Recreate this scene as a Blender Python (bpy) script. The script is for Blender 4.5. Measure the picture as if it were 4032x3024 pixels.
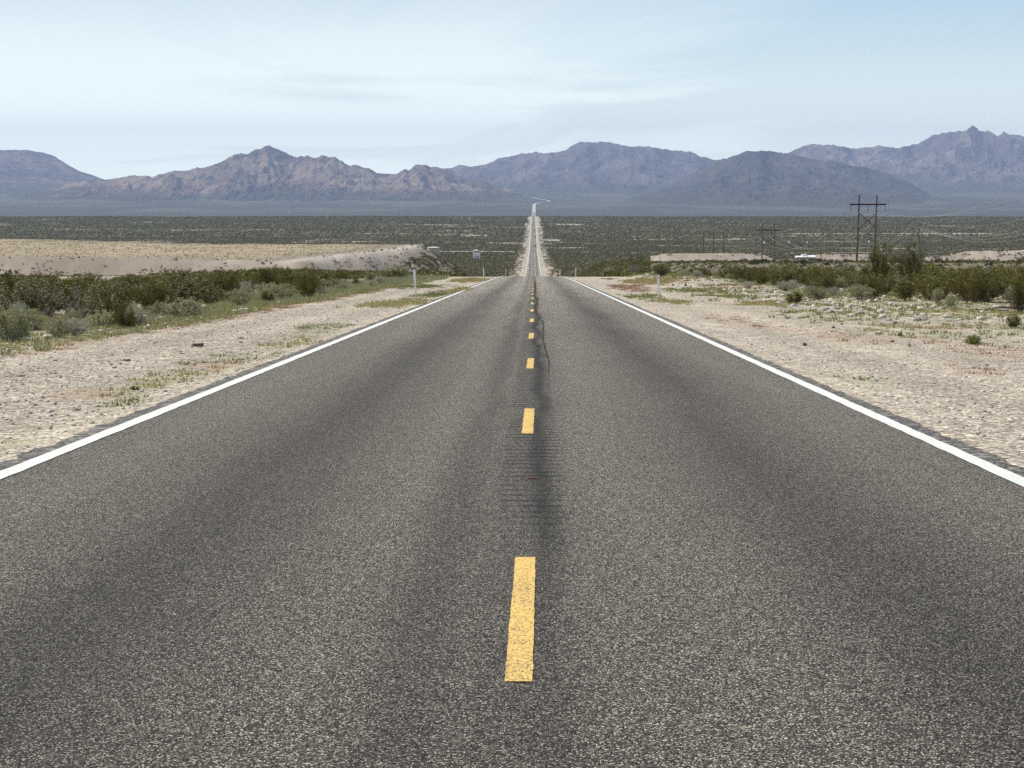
import bpy, math, random
import numpy as np
from mathutils import Vector, Matrix

R = math.radians
SC = bpy.context.scene
for o in list(bpy.data.objects):
    bpy.data.objects.remove(o)

# ------------------------------------------------------------------ camera
EYE = 1.56                      # eye height above the asphalt
CAMX = 0.048
FPX = 8622.0                    # focal length in pixels of the 4032 wide photograph
PITCH = R(5.12)
YAW = math.atan((2101 - 2016) / FPX)
cam_d = bpy.data.cameras.new('camera')
cam = bpy.data.objects.new('camera', cam_d)
SC.collection.objects.link(cam)
cam.location = (CAMX, 0, EYE)
cam.rotation_euler = (R(90) - PITCH, 0, YAW)
cam_d.sensor_width = 36
cam_d.lens = FPX / 4032 * 36
cam_d.clip_start = 0.1
cam_d.clip_end = 120000
SC.camera = cam

# ------------------------------------------------------------------ light
SUN_EL, SUN_AZ = R(56), R(-58)     # azimuth measured from +Y (down the road), negative = left
wd = bpy.data.worlds.new('World')
SC.world = wd
wd.use_nodes = True
nt = wd.node_tree
nt.nodes.clear()
def wn(t, **k):
    n = nt.nodes.new(t)
    for a, b in k.items():
        setattr(n, a, b)
    return n
out = wn('ShaderNodeOutputWorld'); bg = wn('ShaderNodeBackground')
sky = wn('ShaderNodeTexSky', sky_type='NISHITA')
sky.sun_disc = False
sky.sun_elevation = SUN_EL
sky.sun_rotation = SUN_AZ
sky.altitude = 800; sky.air_density = 1.0; sky.dust_density = 0.15; sky.ozone_density = 3.0
bg.inputs['Strength'].default_value = 0.12
tc = wn('ShaderNodeTexCoord'); sep = wn('ShaderNodeSeparateXYZ')
nt.links.new(tc.outputs['Generated'], sep.inputs[0])
def wm(op, a, b=None, c=None, clamp=False):
    n = wn('ShaderNodeMath', operation=op); n.use_clamp = clamp
    for i, v in enumerate((a, b, c)):
        if v is None: continue
        if isinstance(v, (int, float)): n.inputs[i].default_value = v
        else: nt.links.new(v, n.inputs[i])
    return n.outputs[0]
zz = wm('ADD', wm('MAXIMUM', sep.outputs['Z'], 0.0), 0.06)
cu = wm('DIVIDE', sep.outputs['X'], zz); cv = wm('DIVIDE', sep.outputs['Y'], zz)
cmb = wn('ShaderNodeCombineXYZ')
nt.links.new(cu, cmb.inputs[0]); nt.links.new(cv, cmb.inputs[1])
mp = wn('ShaderNodeMapping'); mp.inputs['Rotation'].default_value = (0, 0, R(12)); mp.inputs['Scale'].default_value = (0.30, 0.21, 1)
mp.inputs['Location'].default_value = (0.35, 0.9, 0)
nt.links.new(cmb.outputs[0], mp.inputs[0])
n1 = wn('ShaderNodeTexNoise'); n1.inputs['Scale'].default_value = 1.3; n1.inputs['Detail'].default_value = 7; n1.inputs['Roughness'].default_value = 0.52; n1.inputs['Distortion'].default_value = 0.7
nt.links.new(mp.outputs[0], n1.inputs[0])
# thin cirrus veil, thicker towards the sun (left)
bias = wm('MULTIPLY', sep.outputs['X'], -2.8)
veil = wm('ADD', wm('ADD', wm('MULTIPLY', wm('SUBTRACT', n1.outputs[0], 0.5), 4.0), 0.80), bias, clamp=True)
low = wm('SUBTRACT', 1.0, wm('MULTIPLY', sep.outputs['Z'], 9.5), clamp=True)   # horizon whitening
veil = wm('MAXIMUM', veil, wm('MULTIPLY', low, 0.9))
high = wm('SUBTRACT', 1.0, wm('MULTIPLY', wm('SUBTRACT', sep.outputs['Z'], 0.22), 3.0), clamp=True)
veil = wm('MULTIPLY', veil, wm('ADD', wm('MULTIPLY', high, 0.90), 0.10))   # veil faded overhead, out of view, to lower the ambient skylight
mix = wn('ShaderNodeMix', data_type='RGBA')
nt.links.new(wm('MULTIPLY', veil, 0.86), mix.inputs[0])
nt.links.new(sky.outputs[0], mix.inputs[6])
bright = wn('ShaderNodeMix', data_type='RGBA')          # veil brightened near the horizon to offset dimming by the haze
nt.links.new(wm('SUBTRACT', 1.0, wm('MULTIPLY', wm('ABSOLUTE', sep.outputs['Z']), 11.4), clamp=True), bright.inputs[0])
bright.inputs[6].default_value = (6.5, 7.3, 7.5, 1); bright.inputs[7].default_value = (15.2, 16.7, 14.6, 1)
nt.links.new(bright.outputs[2], mix.inputs[7])
nt.links.new(mix.outputs[2], bg.inputs[0])
nt.links.new(bg.outputs[0], out.inputs[0])

sl = bpy.data.lights.new('sun', 'SUN')
sun = bpy.data.objects.new('sun', sl)
SC.collection.objects.link(sun)
sl.energy = 4.9; sl.angle = R(0.53); sl.color = (1.0, 0.95, 0.84)
sd = Vector((math.sin(SUN_AZ) * math.cos(SUN_EL), math.cos(SUN_AZ) * math.cos(SUN_EL), math.sin(SUN_EL)))
sun.rotation_euler = sd.to_track_quat('Z', 'Y').to_euler()
SC.view_settings.view_transform = 'Standard'
SC.view_settings.look = 'None'
SC.view_settings.exposure = 0.06
SC.view_settings.gamma = 1.0
SC.cycles.volume_bounces = 0
SC.cycles.max_bounces = 5
SC.cycles.diffuse_bounces = 2
SC.cycles.use_denoising = False
SC.cycles.denoiser = 'OPENIMAGEDENOISE'
SC.cycles.denoising_input_passes = 'RGB_ALBEDO_NORMAL'
SC.cycles.denoising_prefilter = 'ACCURATE'

# ------------------------------------------------------------------ numpy helpers
rng = np.random.default_rng(7)
def ss(a, b, x):
    t = np.clip((x - a) / (b - a), 0, 1)
    return t * t * (3 - 2 * t)
def _hash(ix, iy, seed):
    n = (ix.astype(np.int64) * 374761393 + iy.astype(np.int64) * 668265263 + seed * 1442695041) & 0xFFFFFFFF
    n = ((n ^ (n >> 13)) * 1274126177) & 0xFFFFFFFF
    n = n ^ (n >> 16)
    return (n & 0xFFFFFF) / float(0xFFFFFF)
def vnoise(x, y, seed=0):
    ix = np.floor(x); iy = np.floor(y)
    fx = x - ix; fy = y - iy
    fx = fx * fx * fx * (fx * (fx * 6 - 15) + 10); fy = fy * fy * fy * (fy * (fy * 6 - 15) + 10)
    a = _hash(ix, iy, seed); b = _hash(ix + 1, iy, seed); c = _hash(ix, iy + 1, seed); d = _hash(ix + 1, iy + 1, seed)
    return (a * (1 - fx) + b * fx) * (1 - fy) + (c * (1 - fx) + d * fx) * fy
def fbm(x, y, seed=0, octv=5, gain=0.5):
    s = 0; a = 1; t = 0
    for i in range(octv):
        ang = 0.5 + i * 1.3
        xr = x * math.cos(ang) - y * math.sin(ang); yr = x * math.sin(ang) + y * math.cos(ang)
        s = s + a * vnoise(xr * 2 ** i + 17.3 * i, yr * 2 ** i - 9.1 * i, seed + i); t += a; a *= gain
    return s / t
def ridged(x, y, seed=0, octv=5, gain=0.55):
    s = 0; a = 1; t = 0
    for i in range(octv):
        ang = 0.35 * i
        xr = x * math.cos(ang) - y * math.sin(ang); yr = x * math.sin(ang) + y * math.cos(ang)
        n = 1 - np.abs(2 * vnoise(xr * 2 ** i + 5.3 * i, yr * 2 ** i + 3.7 * i, seed + i) - 1)
        s = s + a * n * n; t += a; a *= gain
    return s / t
def pchip(xs, ys):
    xs = np.array(xs, float); ys = np.array(ys, float)
    h = np.diff(xs); d = np.diff(ys) / h
    m = np.zeros(len(xs)); m[0] = d[0]; m[-1] = d[-1]
    for i in range(1, len(xs) - 1):
        if d[i - 1] * d[i] > 0:
            w1 = 2 * h[i] + h[i - 1]; w2 = h[i] + 2 * h[i - 1]
            m[i] = (w1 + w2) / (w1 / d[i - 1] + w2 / d[i])
    def f(x):
        x = np.clip(np.asarray(x, float), xs[0], xs[-1])
        i = np.clip(np.searchsorted(xs, x, side='right') - 1, 0, len(xs) - 2)
        t = (x - xs[i]) / h[i]
        return ((1 + 2 * t) * (1 - t) ** 2 * ys[i] + t * (1 - t) ** 2 * h[i] * m[i] + t * t * (3 - 2 * t) * ys[i + 1] + t * t * (t - 1) * h[i] * m[i + 1])
    return f
_prof = pchip([180, 250, 300, 450, 600, 800, 1000, 1460, 1900, 2575, 3300, 4300, 4600, 5200, 6500, 8000, 9700, 12000, 14000, 15000, 16500, 20000, 26000, 34000, 52000],
              [7.68, 10.12, 12.1, 18.9, 25.3, 33.4, 40.0, 47.8, 54.5, 58.3, 58.6, 58.6, 60, 72, 105, 126, 127, 112, 101, 92, 78, 45, 15, 0, -10])
def Rz(y):                                  # height of the road along its line
    y = np.asarray(y, float)
    return EYE - np.where(y < 180, 1.56 + 0.034 * y, _prof(y))

PLAT = [(-600, 900), (-197, 807), (-86, 762), (-62, 882), (-52, 962), (-53, 1000), (-139, 1003), (-272, 1118), (-600, 1200)]
def poly_dist(x, y, P):
    best = np.full(np.shape(x), 1e9); inside = np.zeros(np.shape(x), bool)
    n = len(P)
    for i in range(n):
        x0, y0 = P[i]; x1, y1 = P[(i + 1) % n]
        dx, dy = x1 - x0, y1 - y0
        t = np.clip(((x - x0) * dx + (y - y0) * dy) / (dx * dx + dy * dy), 0, 1)
        best = np.minimum(best, np.hypot(x - x0 - t * dx, y - y0 - t * dy))
        c = ((y0 > y) != (y1 > y)) & (x < (x1 - x0) * (y - y0) / (y1 - y0 + 1e-9) + x0)
        inside ^= c
    return np.where(inside, -best, best)
MOUNDS = [(71, 905, 30, 26, 3.9), (50, 960, 8, 8, 3.0), (162, 1150, 24, 20, 4.6), (250, 1000, 72, 34, 5.6), (221, 985, 5, 5, 1.9), (229, 992, 6, 6, 1.3), (118, 1010, 20, 14, 1.6)]
def H(x, y):
    x = np.asarray(x, float); y = np.asarray(y, float)
    z = Rz(y)
    a = np.abs(x)
    wl = ss(25, 45, -x) * ss(230, 330, y) * (1 - ss(760, 900, y))
    z = z * (1 - wl) + (EYE - (0.039 + 0.0018 * ss(40, 110, a)) * y) * wl
    z = z - 0.036 * np.clip(-x - 14, 0, 60) * ss(40, 90, y) * (1 - ss(240, 420, y))
    wr = ss(15, 32, x) * ss(230, 330, y) * (1 - ss(1160, 1330, y))
    z = z * (1 - wr) + (EYE - 0.034 * y) * wr
    edge = ss(12, 20, a)
    d = poly_dist(x, y, PLAT)
    wob = (fbm(x / 18, y / 18, 3, 4) - 0.5)
    zp = EYE - 25.5 - (0.34 + 0.28 * ss(-110, -60, x)) * np.maximum(d + wob * 16 + (ridged(x / 9, y / 9, 5, 3) - 0.5) * 5 * ss(0, 6, d), 0) + wob * 0.9 - 0.3 * ss(0, 30, y - 1100)
    zz = np.maximum(z, zp)
    z = z + (zz - z) * edge
    for (cx, cy, rx, ry, h) in MOUNDS:
        r = np.hypot((x - cx) / rx, (y - cy) / ry) + wob * 0.5
        z = z + h * (1 - ss(0.55, 1.25, r)) * edge
    z = z + 0.45 * np.exp(-((x - 12.5) / 2.6) ** 2) * ss(120, 170, y) * (1 - ss(225, 250, y)) * (0.6 + 0.8 * vnoise(x / 1.3, y / 2.5, 44))
    # small lumps away from the asphalt
    amp = 0.05 * ss(4.6, 6.5, a) + 0.22 * ss(9, 14, a) + 0.6 * ss(30, 120, a) * ss(1300, 2200, y)
    z = z + amp * (fbm(x / 2.4, y / 3.2, 11, 4) - 0.5) * 1.3 + ss(40, 200, a) * ss(1500, 3000, y) * (fbm(x / 160, y / 300, 12, 3) - 0.5) * 2.0
    z = z - 0.05 * ss(4.0, 4.6, a) * (1 - ss(1000, 2000, y))
    # fans beyond the basin get washes
    z = z + ss(9000, 12000, y) * ss(60, 900, a) * (ridged(x / 900, y / 3000, 21, 4) - 0.5) * 14
    return z

_F = np.array([-math.sin(YAW) * math.cos(PITCH), math.cos(YAW) * math.cos(PITCH), -math.sin(PITCH)])
_Rr = np.array([math.cos(YAW), math.sin(YAW), 0.0])
_U = np.cross(_Rr, _F)
def ray(px, py):
    return _F + (px - 2016) / FPX * _Rr - (py - 1512) / FPX * _U
def at(px, py, Y):                          # point on that line of sight at forward distance Y
    d = ray(px, py); t = Y / d[1]
    return np.array([CAMX + d[0] * t, Y, EYE + d[2] * t])
_Ys = np.concatenate([np.arange(4, 300, 0.25), np.geomspace(300, 24000, 6000)])
def hit(px, py, ymin=4):
    d = ray(px, py); t = _Ys / d[1]
    x = CAMX + d[0] * t; z = EYE + d[2] * t
    g = H(x, _Ys)
    k = np.nonzero((z <= g) & (_Ys >= ymin))[0]
    i = k[0] if len(k) else len(_Ys) - 1
    return float(x[i]), float(_Ys[i]), float(g[i])
def gz(x, y):
    return float(H(np.array([x]), np.array([y]))[0])

# ------------------------------------------------------------------ object helpers
C = SC.collection
def mesh_np(name, V, F, mats, mi=None, parent=None, smooth=False, link=True):
    V = np.asarray(V, np.float32); F = np.asarray(F, np.int32)
    me = bpy.data.meshes.new(name)
    n = F.shape[1]
    me.vertices.add(len(V)); me.vertices.foreach_set('co', V.ravel())
    me.loops.add(F.size); me.loops.foreach_set('vertex_index', F.ravel())
    me.polygons.add(len(F))
    me.polygons.foreach_set('loop_start', np.arange(0, F.size, n, dtype=np.int32))
    if mi is not None: me.polygons.foreach_set('material_index', np.asarray(mi, np.int32))
    if smooth: me.polygons.foreach_set('use_smooth', np.ones(len(F), bool))
    me.update(calc_edges=True)
    for m in (mats if isinstance(mats, (list, tuple)) else [mats]): me.materials.append(m)
    if not link: return me
    o = bpy.data.objects.new(name, me); C.objects.link(o)
    if parent: o.parent = parent
    return o
def obj(name, me, parent=None):
    o = bpy.data.objects.new(name, me); C.objects.link(o)
    if parent: o.parent = parent
    return o
def tag(o, label=None, cat=None, group=None, kind=None):
    if label: o['label'] = label
    if cat: o['category'] = cat
    if group: o['group'] = group
    if kind: o['kind'] = kind
    return o
def empty(name, loc, rz=0):
    o = bpy.data.objects.new(name, None); C.objects.link(o)
    o.location = loc; o.rotation_euler = (0, 0, rz); o.empty_display_size = 0.3
    return o
class MB:                                   # collects boxes / tubes / loops into one mesh
    def __init__(s): s.v = []; s.f = []; s.m = []
    def add(s, vs, fs, m=0):
        b = len(s.v); s.v += [tuple(map(float, v)) for v in vs]
        s.f += [tuple(b + i for i in f) for f in fs]; s.m += [m] * len(fs)
    def box(s, c, d, rz=0, m=0, top=1.0):
        x, y, z = [q / 2 for q in d]; ca, sa = math.cos(rz), math.sin(rz); vs = []
        for k, (sx, sy, sz) in enumerate([(-1,-1,-1),(1,-1,-1),(1,1,-1),(-1,1,-1),(-1,-1,1),(1,-1,1),(1,1,1),(-1,1,1)]):
            t = top if sz > 0 else 1
            a, b = sx * x * t, sy * y * t
            vs.append((c[0] + a * ca - b * sa, c[1] + a * sa + b * ca, c[2] + sz * z))
        s.add(vs, [(0,3,2,1),(4,5,6,7),(0,1,5,4),(1,2,6,5),(2,3,7,6),(3,0,4,7)], m)
    def tube(s, p, q, r0, r1=None, n=8, m=0, caps=True):
        r1 = r0 if r1 is None else r1
        p = Vector(p); q = Vector(q); w = (q - p).normalized()
        u = w.orthogonal().normalized(); v = w.cross(u); vs = []
        for c, r in ((p, r0), (q, r1)):
            for i in range(n):
                t = 2 * math.pi * i / n; vs.append(c + u * (r * math.cos(t)) + v * (r * math.sin(t)))
        fs = [(i, (i + 1) % n, n + (i + 1) % n, n + i) for i in range(n)]
        if caps: fs += [tuple(range(n - 1, -1, -1)), tuple(range(n, 2 * n))]
        s.add(vs, fs, m)
    def path(s, pts, rs, n=6, m=0):
        for i in range(len(pts) - 1): s.tube(pts[i], pts[i + 1], rs[i], rs[i + 1], n, m)
    def lathe(s, prof, c=(0, 0, 0), n=24, m=0):
        vs = []
        for r, z in prof:
            for i in range(n):
                t = 2 * math.pi * i / n; vs.append((c[0] + r * math.cos(t), c[1] + r * math.sin(t), c[2] + z))
        fs = []
        for k in range(len(prof) - 1):
            for i in range(n):
                fs.append((k * n + i, k * n + (i + 1) % n, (k + 1) * n + (i + 1) % n, (k + 1) * n + i))
        fs += [tuple(range(n - 1, -1, -1)), tuple((len(prof) - 1) * n + i for i in range(n))]
        s.add(vs, fs, m)
    def prism(s, prof, x0, x1, m=0):        # prof = (y, z) outline, extruded along x
        n = len(prof); vs = [(x0, a, b) for a, b in prof] + [(x1, a, b) for a, b in prof]
        s.add(vs, [tuple(range(n)), tuple(range(2 * n - 1, n - 1, -1))] + [(i, i + n, (i + 1) % n + n, (i + 1) % n) for i in range(n)], m)
    def build(s, name, mats, parent=None, bevel=0, smooth=False):
        me = bpy.data.meshes.new(name); me.from_pydata(s.v, [], s.f)
        me.polygons.foreach_set('material_index', s.m)
        if smooth: me.polygons.foreach_set('use_smooth', [True] * len(s.f))
        for m in (mats if isinstance(mats, (list, tuple)) else [mats]): me.materials.append(m)
        me.update(); o = obj(name, me, parent)
        if bevel:
            b = o.modifiers.new('bevel', 'BEVEL'); b.width = bevel; b.segments = 2
        return o
def copy_tree(o, parent=None):
    c = o.copy(); C.objects.link(c)
    if parent: c.parent = parent
    for ch in list(o.children): copy_tree(ch, c)
    return c

# ------------------------------------------------------------------ materials
def new_mat(name):
    m = bpy.data.materials.new(name); m.use_nodes = True
    t = m.node_tree; t.nodes.clear()
    o = t.nodes.new('ShaderNodeOutputMaterial'); p = t.nodes.new('ShaderNodeBsdfPrincipled')
    t.links.new(p.outputs[0], o.inputs[0])
    return m, t, p
class G:                                    # tiny node graph writer
    def __init__(s, t): s.t = t
    def n(s, ty, ins=None, **k):
        n = s.t.nodes.new(ty)
        for a, b in k.items(): setattr(n, a, b)
        for a, b in (ins or {}).items(): s.set(n.inputs[a], b)
        return n
    def set(s, i, v):
        if hasattr(v, 'is_linked') or isinstance(v, bpy.types.NodeSocket): s.t.links.new(v, i)
        else: i.default_value = v
    def m(s, op, a, b=0.0, c=0.0, clamp=False):
        n = s.t.nodes.new('ShaderNodeMath'); n.operation = op; n.use_clamp = clamp
        for i, v in enumerate((a, b, c)): s.set(n.inputs[i], v)
        return n.outputs[0]
    def mix(s, f, a, b, bt='MIX'):
        n = s.t.nodes.new('ShaderNodeMix'); n.data_type = 'RGBA'; n.blend_type = bt
        s.set(n.inputs[0], f); s.set(n.inputs[6], a); s.set(n.inputs[7], b)
        return n.outputs[2]
    def ramp(s, f, pts):
        n = s.t.nodes.new('ShaderNodeValToRGB'); s.set(n.inputs[0], f)
        e = n.color_ramp.elements
        while len(e) < len(pts): e.new(0.5)
        for k, (p, c) in enumerate(pts):
            e[k].position = p; e[k].color = (c[0], c[1], c[2], 1) if len(c) == 3 else c
        return n.outputs[0]
    def pos(s): return s.t.nodes.new('ShaderNodeNewGeometry').outputs['Position']
    def noise(s, v, sc, det=4, rough=0.55, dist=0.0):
        return s.n('ShaderNodeTexNoise', {'Vector': v, 'Scale': sc, 'Detail': det, 'Roughness': rough, 'Distortion': dist}).outputs[0]
    def scale(s, v, xyz):
        return s.n('ShaderNodeMapping', {'Vector': v, 'Scale': xyz}).outputs[0]
    def sm(s, v, a, b):
        return s.n('ShaderNodeMapRange', {'Value': v, 'From Min': a, 'From Max': b}, interpolation_type='SMOOTHSTEP').outputs[0]
    def bump(s, h, strength, dist):
        return s.n('ShaderNodeBump', {'Height': h, 'Strength': strength, 'Distance': dist}).outputs[0]
def simple(name, col, rough=0.7, var=0.15, scale=3.0, metallic=0.0):
    m, t, p = new_mat(name); g = G(t)
    tcn = g.n('ShaderNodeTexCoord').outputs['Object']
    f = g.noise(tcn, scale, 4, 0.6)
    a = tuple(c * (1 - var) for c in col) + (1,); b = tuple(min(1, c * (1 + var)) for c in col) + (1,)
    g.set(p.inputs['Base Color'], g.mix(g.sm(f, 0.35, 0.65), a, b))
    p.inputs['Roughness'].default_value = rough; p.inputs['Metallic'].default_value = metallic; p.inputs['Specular IOR Level'].default_value = 0.25
    return m
def leafmat(name, col, col2, rough=0.6, trans=0.25):
    m, t, p = new_mat(name); g = G(t)
    rnd = g.n('ShaderNodeObjectInfo').outputs['Random']
    ps = g.pos()
    f = g.noise(ps, 7.0, 3, 0.7)
    f = g.m('ADD', g.m('MULTIPLY', f, 0.9), g.m('MULTIPLY', rnd, 0.3))
    g.set(p.inputs['Base Color'], g.mix(g.sm(f, 0.35, 0.85), col + (1,), col2 + (1,)))
    p.inputs['Roughness'].default_value = rough
    p.inputs['Specular IOR Level'].default_value = 0.25
    if trans:
        tr = g.n('ShaderNodeBsdfTranslucent', {'Color': tuple(min(1, c * 1.5) for c in col2) + (1,)})
        ms = g.n('ShaderNodeMixShader', {0: trans})
        t.links.new(p.outputs[0], ms.inputs[1]); t.links.new(tr.outputs[0], ms.inputs[2])
        t.links.new(ms.outputs[0], t.nodes['Material Output'].inputs[0])
    return m

M = {}
M['creosote'] = leafmat('creosote_leaf', (0.066, 0.062, 0.008), (0.150, 0.138, 0.022), 0.6, 0.12)
M['creosote_bright'] = leafmat('creosote_leaf_fresh', (0.10, 0.13, 0.02), (0.20, 0.21, 0.04), 0.55, 0.25)
M['sage'] = leafmat('saltbush_leaf', (0.20, 0.205, 0.10), (0.36, 0.35, 0.19), 0.8, 0.15)
M['palesage'] = leafmat('pale_saltbush_leaf', (0.28, 0.28, 0.20), (0.44, 0.42, 0.32), 0.8, 0.1)
M['straw'] = leafmat('straw_stalk', (0.30, 0.24, 0.145), (0.45, 0.37, 0.23), 0.8, 0.1)
M['slopeshrub'] = leafmat('slope_shrub_leaf', (0.06, 0.052, 0.034), (0.115, 0.097, 0.065), 0.8, 0.0)
M['herb'] = leafmat('herb_leaf', (0.12, 0.135, 0.04), (0.23, 0.23, 0.085), 0.7, 0.25)
M['herb_yellow'] = leafmat('dry_herb_leaf', (0.26, 0.22, 0.09), (0.40, 0.34, 0.15), 0.7, 0.2)
M['herb_red'] = leafmat('red_herb_leaf', (0.24, 0.12, 0.07), (0.38, 0.23, 0.14), 0.7, 0.15)
M['flower'] = simple('yellow_petal', (0.75, 0.60, 0.06), 0.6)
M['stem'] = simple('shrub_stem', (0.20, 0.16, 0.12), 0.8, 0.3, 20)
M['deadstem'] = simple('dead_stem', (0.30, 0.26, 0.22), 0.85, 0.3, 20)
M['rockpale'] = simple('pale_stone', (0.62, 0.56, 0.47), 0.85, 0.25, 6)
M['rockbrown'] = simple('brown_stone', (0.20, 0.13, 0.10), 0.85, 0.35, 14)
M['rockgrey'] = simple('grey_stone', (0.36, 0.30, 0.25), 0.85, 0.35, 9)
M['white'] = simple('white_plastic', (0.86, 0.84, 0.80), 0.5, 0.06, 3)
M['dark'] = simple('dark_rubber', (0.02, 0.02, 0.025), 0.6)
M['yellowsign'] = simple('yellow_sign_face', (0.70, 0.42, 0.03), 0.5, 0.08)
M['wood'] = simple('weathered_pole_wood', (0.15, 0.098, 0.064), 0.8, 0.3, 1.5)
M['rust'] = simple('rusted_crossarm', (0.065, 0.030, 0.022), 0.8, 0.25, 2)
M['wood2'] = simple('grey_pole_wood', (0.13, 0.10, 0.085), 0.8, 0.25, 1.5)
M['glass'] = simple('insulator_glass', (0.10, 0.12, 0.13), 0.3, 0.1)
M['wire'] = simple('aluminium_wire', (0.50, 0.50, 0.50), 0.5, 0.05, 1, 0.4)
M['tan'] = simple('tan_painted_steel', (0.56, 0.47, 0.30), 0.6, 0.06, 0.5)
M['roofwhite'] = simple('white_metal_roof', (0.86, 0.86, 0.85), 0.5, 0.03, 0.5)
M['pinkwall'] = simple('pinkish_tank_paint', (0.50, 0.38, 0.33), 0.6, 0.06, 0.5)
M['greywall'] = simple('grey_wall', (0.24, 0.23, 0.22), 0.7, 0.06, 0.5)

def mat_asphalt():
    m, t, p = new_mat('asphalt'); g = G(t)
    ps = g.pos(); sp = g.n('ShaderNodeSeparateXYZ', {0: ps}); X = sp.outputs[0]; Y = sp.outputs[1]
    ax = g.m('ABSOLUTE', X)
    # aggregate
    st = g.scale(ps, (1.0, 0.8, 1.0))
    vo = g.n('ShaderNodeTexVoronoi', {'Vector': st, 'Scale': 155.0, 'Randomness': 1.0})
    cellr = g.n('ShaderNodeSeparateColor', {0: vo.outputs['Color']})
    vo2 = g.n('ShaderNodeTexVoronoi', {'Vector': ps, 'Scale': 42.0})
    c2 = g.n('ShaderNodeSeparateColor', {0: vo2.outputs['Color']})
    stone = g.ramp(cellr.outputs[0], [(0.0, (0.008, 0.0065, 0.005)), (0.30, (0.033, 0.0285, 0.022)), (0.62, (0.110, 0.097, 0.077)), (0.86, (0.31, 0.275, 0.22)), (0.97, (0.72, 0.67, 0.56))])
    tint = g.ramp(cellr.outputs[1], [(0.0, (1.12, 0.96, 0.88)), (0.5, (1, 1, 1)), (1.0, (0.97, 1.0, 0.95))])
    stone = g.mix(1.0, stone, tint, 'MULTIPLY')
    gap = g.sm(vo.outputs['Distance'], 0.42, 0.75)
    stone = g.mix(g.m('MULTIPLY', gap, 0.92), stone, (0.016, 0.015, 0.014, 1))
    stone = g.mix(g.m('MULTIPLY', g.sm(c2.outputs[0], 0.7, 1.0), 0.25), stone, (0.20, 0.18, 0.145, 1))
    # wear: dark oil band in the middle of each lane, dark centre, noise
    wob = g.m('MULTIPLY', g.m('SUBTRACT', g.noise(g.scale(ps, (0.0, 0.09, 0)), 1.0, 2), 0.5), 0.5)
    def band(c, w, src):
        d = g.m('DIVIDE', g.m('ADD', g.m('SUBTRACT', src, c), wob), w)
        return g.m('POWER', 2.71828, g.m('MULTIPLY', g.m('MULTIPLY', d, d), -1.0))
    ln = g.noise(g.scale(ps, (2.2, 0.035, 1)), 1.0, 5, 0.6)
    pn = g.noise(g.scale(ps, (0.5, 0.06, 1)), 1.0, 4, 0.6)
    lane = g.m('MAXIMUM', band(-1.85, 0.62, X), band(1.80, 0.62, X))
    cen = g.m('MAXIMUM', g.m('MULTIPLY', band(-0.40, 0.20, X), 0.8), g.m('ADD', g.m('MULTIPLY', band(0.0, 0.34, X), 0.75), g.m('MULTIPLY', g.m('MULTIPLY', band(0.12, 0.085, X), g.m('ADD', 0.35, g.m('MULTIPLY', g.noise(g.scale(ps, (9, 1.6, 1)), 1.0, 5, 0.7), 1.2))), g.m('ADD', 0.3, g.m('MULTIPLY', g.sm(Y, 8.0, 15.0), 0.85)))))
    edge = g.sm(ax, 3.3, 4.0)
    dark = g.m('ADD', g.m('MULTIPLY', lane, 0.60), g.m('MULTIPLY', cen, 0.58))
    dark = g.m('ADD', dark, g.m('MULTIPLY', g.m('SUBTRACT', ln, 0.5), 0.55))
    dark = g.m('ADD', dark, g.m('MULTIPLY', g.m('SUBTRACT', pn, 0.5), 0.4))
    dark = g.m('ADD', dark, g.m('MULTIPLY', edge, 0.12))
    k = g.m('SUBTRACT', 1.30, dark, clamp=False)
    # rumble strip grooves on the centre line
    gr = g.m('SINE', g.m('MULTIPLY', g.m('ADD', Y, g.m('MULTIPLY', g.noise(g.scale(ps, (1, 0.6, 1)), 3.0, 4, 0.6), 0.18)), 2 * math.pi / 0.32))
    grm = g.m('MULTIPLY', g.sm(gr, 0.35, 0.85), g.sm(g.m('ADD', g.m('ABSOLUTE', g.m('SUBTRACT', X, 0.04)), g.m('MULTIPLY', g.noise(g.scale(ps, (0.5, 9, 1)), 1.0, 2), 0.12)), 0.31, 0.25))
    grm = g.m('MULTIPLY', grm, g.m('MULTIPLY', g.sm(Y, 11.0, 15.0), g.sm(g.noise(g.scale(ps, (1, 0.35, 1)), 2.2, 3), 0.30, 0.60)))
    k = g.m('MULTIPLY', k, g.m('SUBTRACT', 1.0, g.m('MULTIPLY', grm, g.m('ADD', 0.30, g.m('MULTIPLY', g.noise(g.scale(ps, (4, 1.4, 1)), 1.0, 3), 0.80)))))
    k = g.m('MULTIPLY', g.m('MAXIMUM', k, 0.16), g.m('ADD', 0.84, g.m('ADD', g.m('MULTIPLY', g.sm(Y, 3.0, 28.0), 0.16), g.m('MULTIPLY', g.sm(Y, 12.0, 150.0), 0.72))))  # lighter down the road: grazing-view brightening painted into the colour
    cmb = g.n('ShaderNodeCombineXYZ', {0: k, 1: k, 2: k}).outputs[0]
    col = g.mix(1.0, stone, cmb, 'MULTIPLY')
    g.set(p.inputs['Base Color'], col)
    p.inputs['Roughness'].default_value = 0.75
    p.inputs['Specular IOR Level'].default_value = 0.15
    hgt = g.m('SUBTRACT', g.m('MULTIPLY', g.m('SUBTRACT', 1.0, vo.outputs['Distance']), g.m('ADD', 0.5, cellr.outputs[2])), g.m('MULTIPLY', grm, 0.9))
    g.set(p.inputs['Normal'], g.bump(hgt, 0.8, 0.006))
    return m
M['asphalt'] = mat_asphalt()

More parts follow.
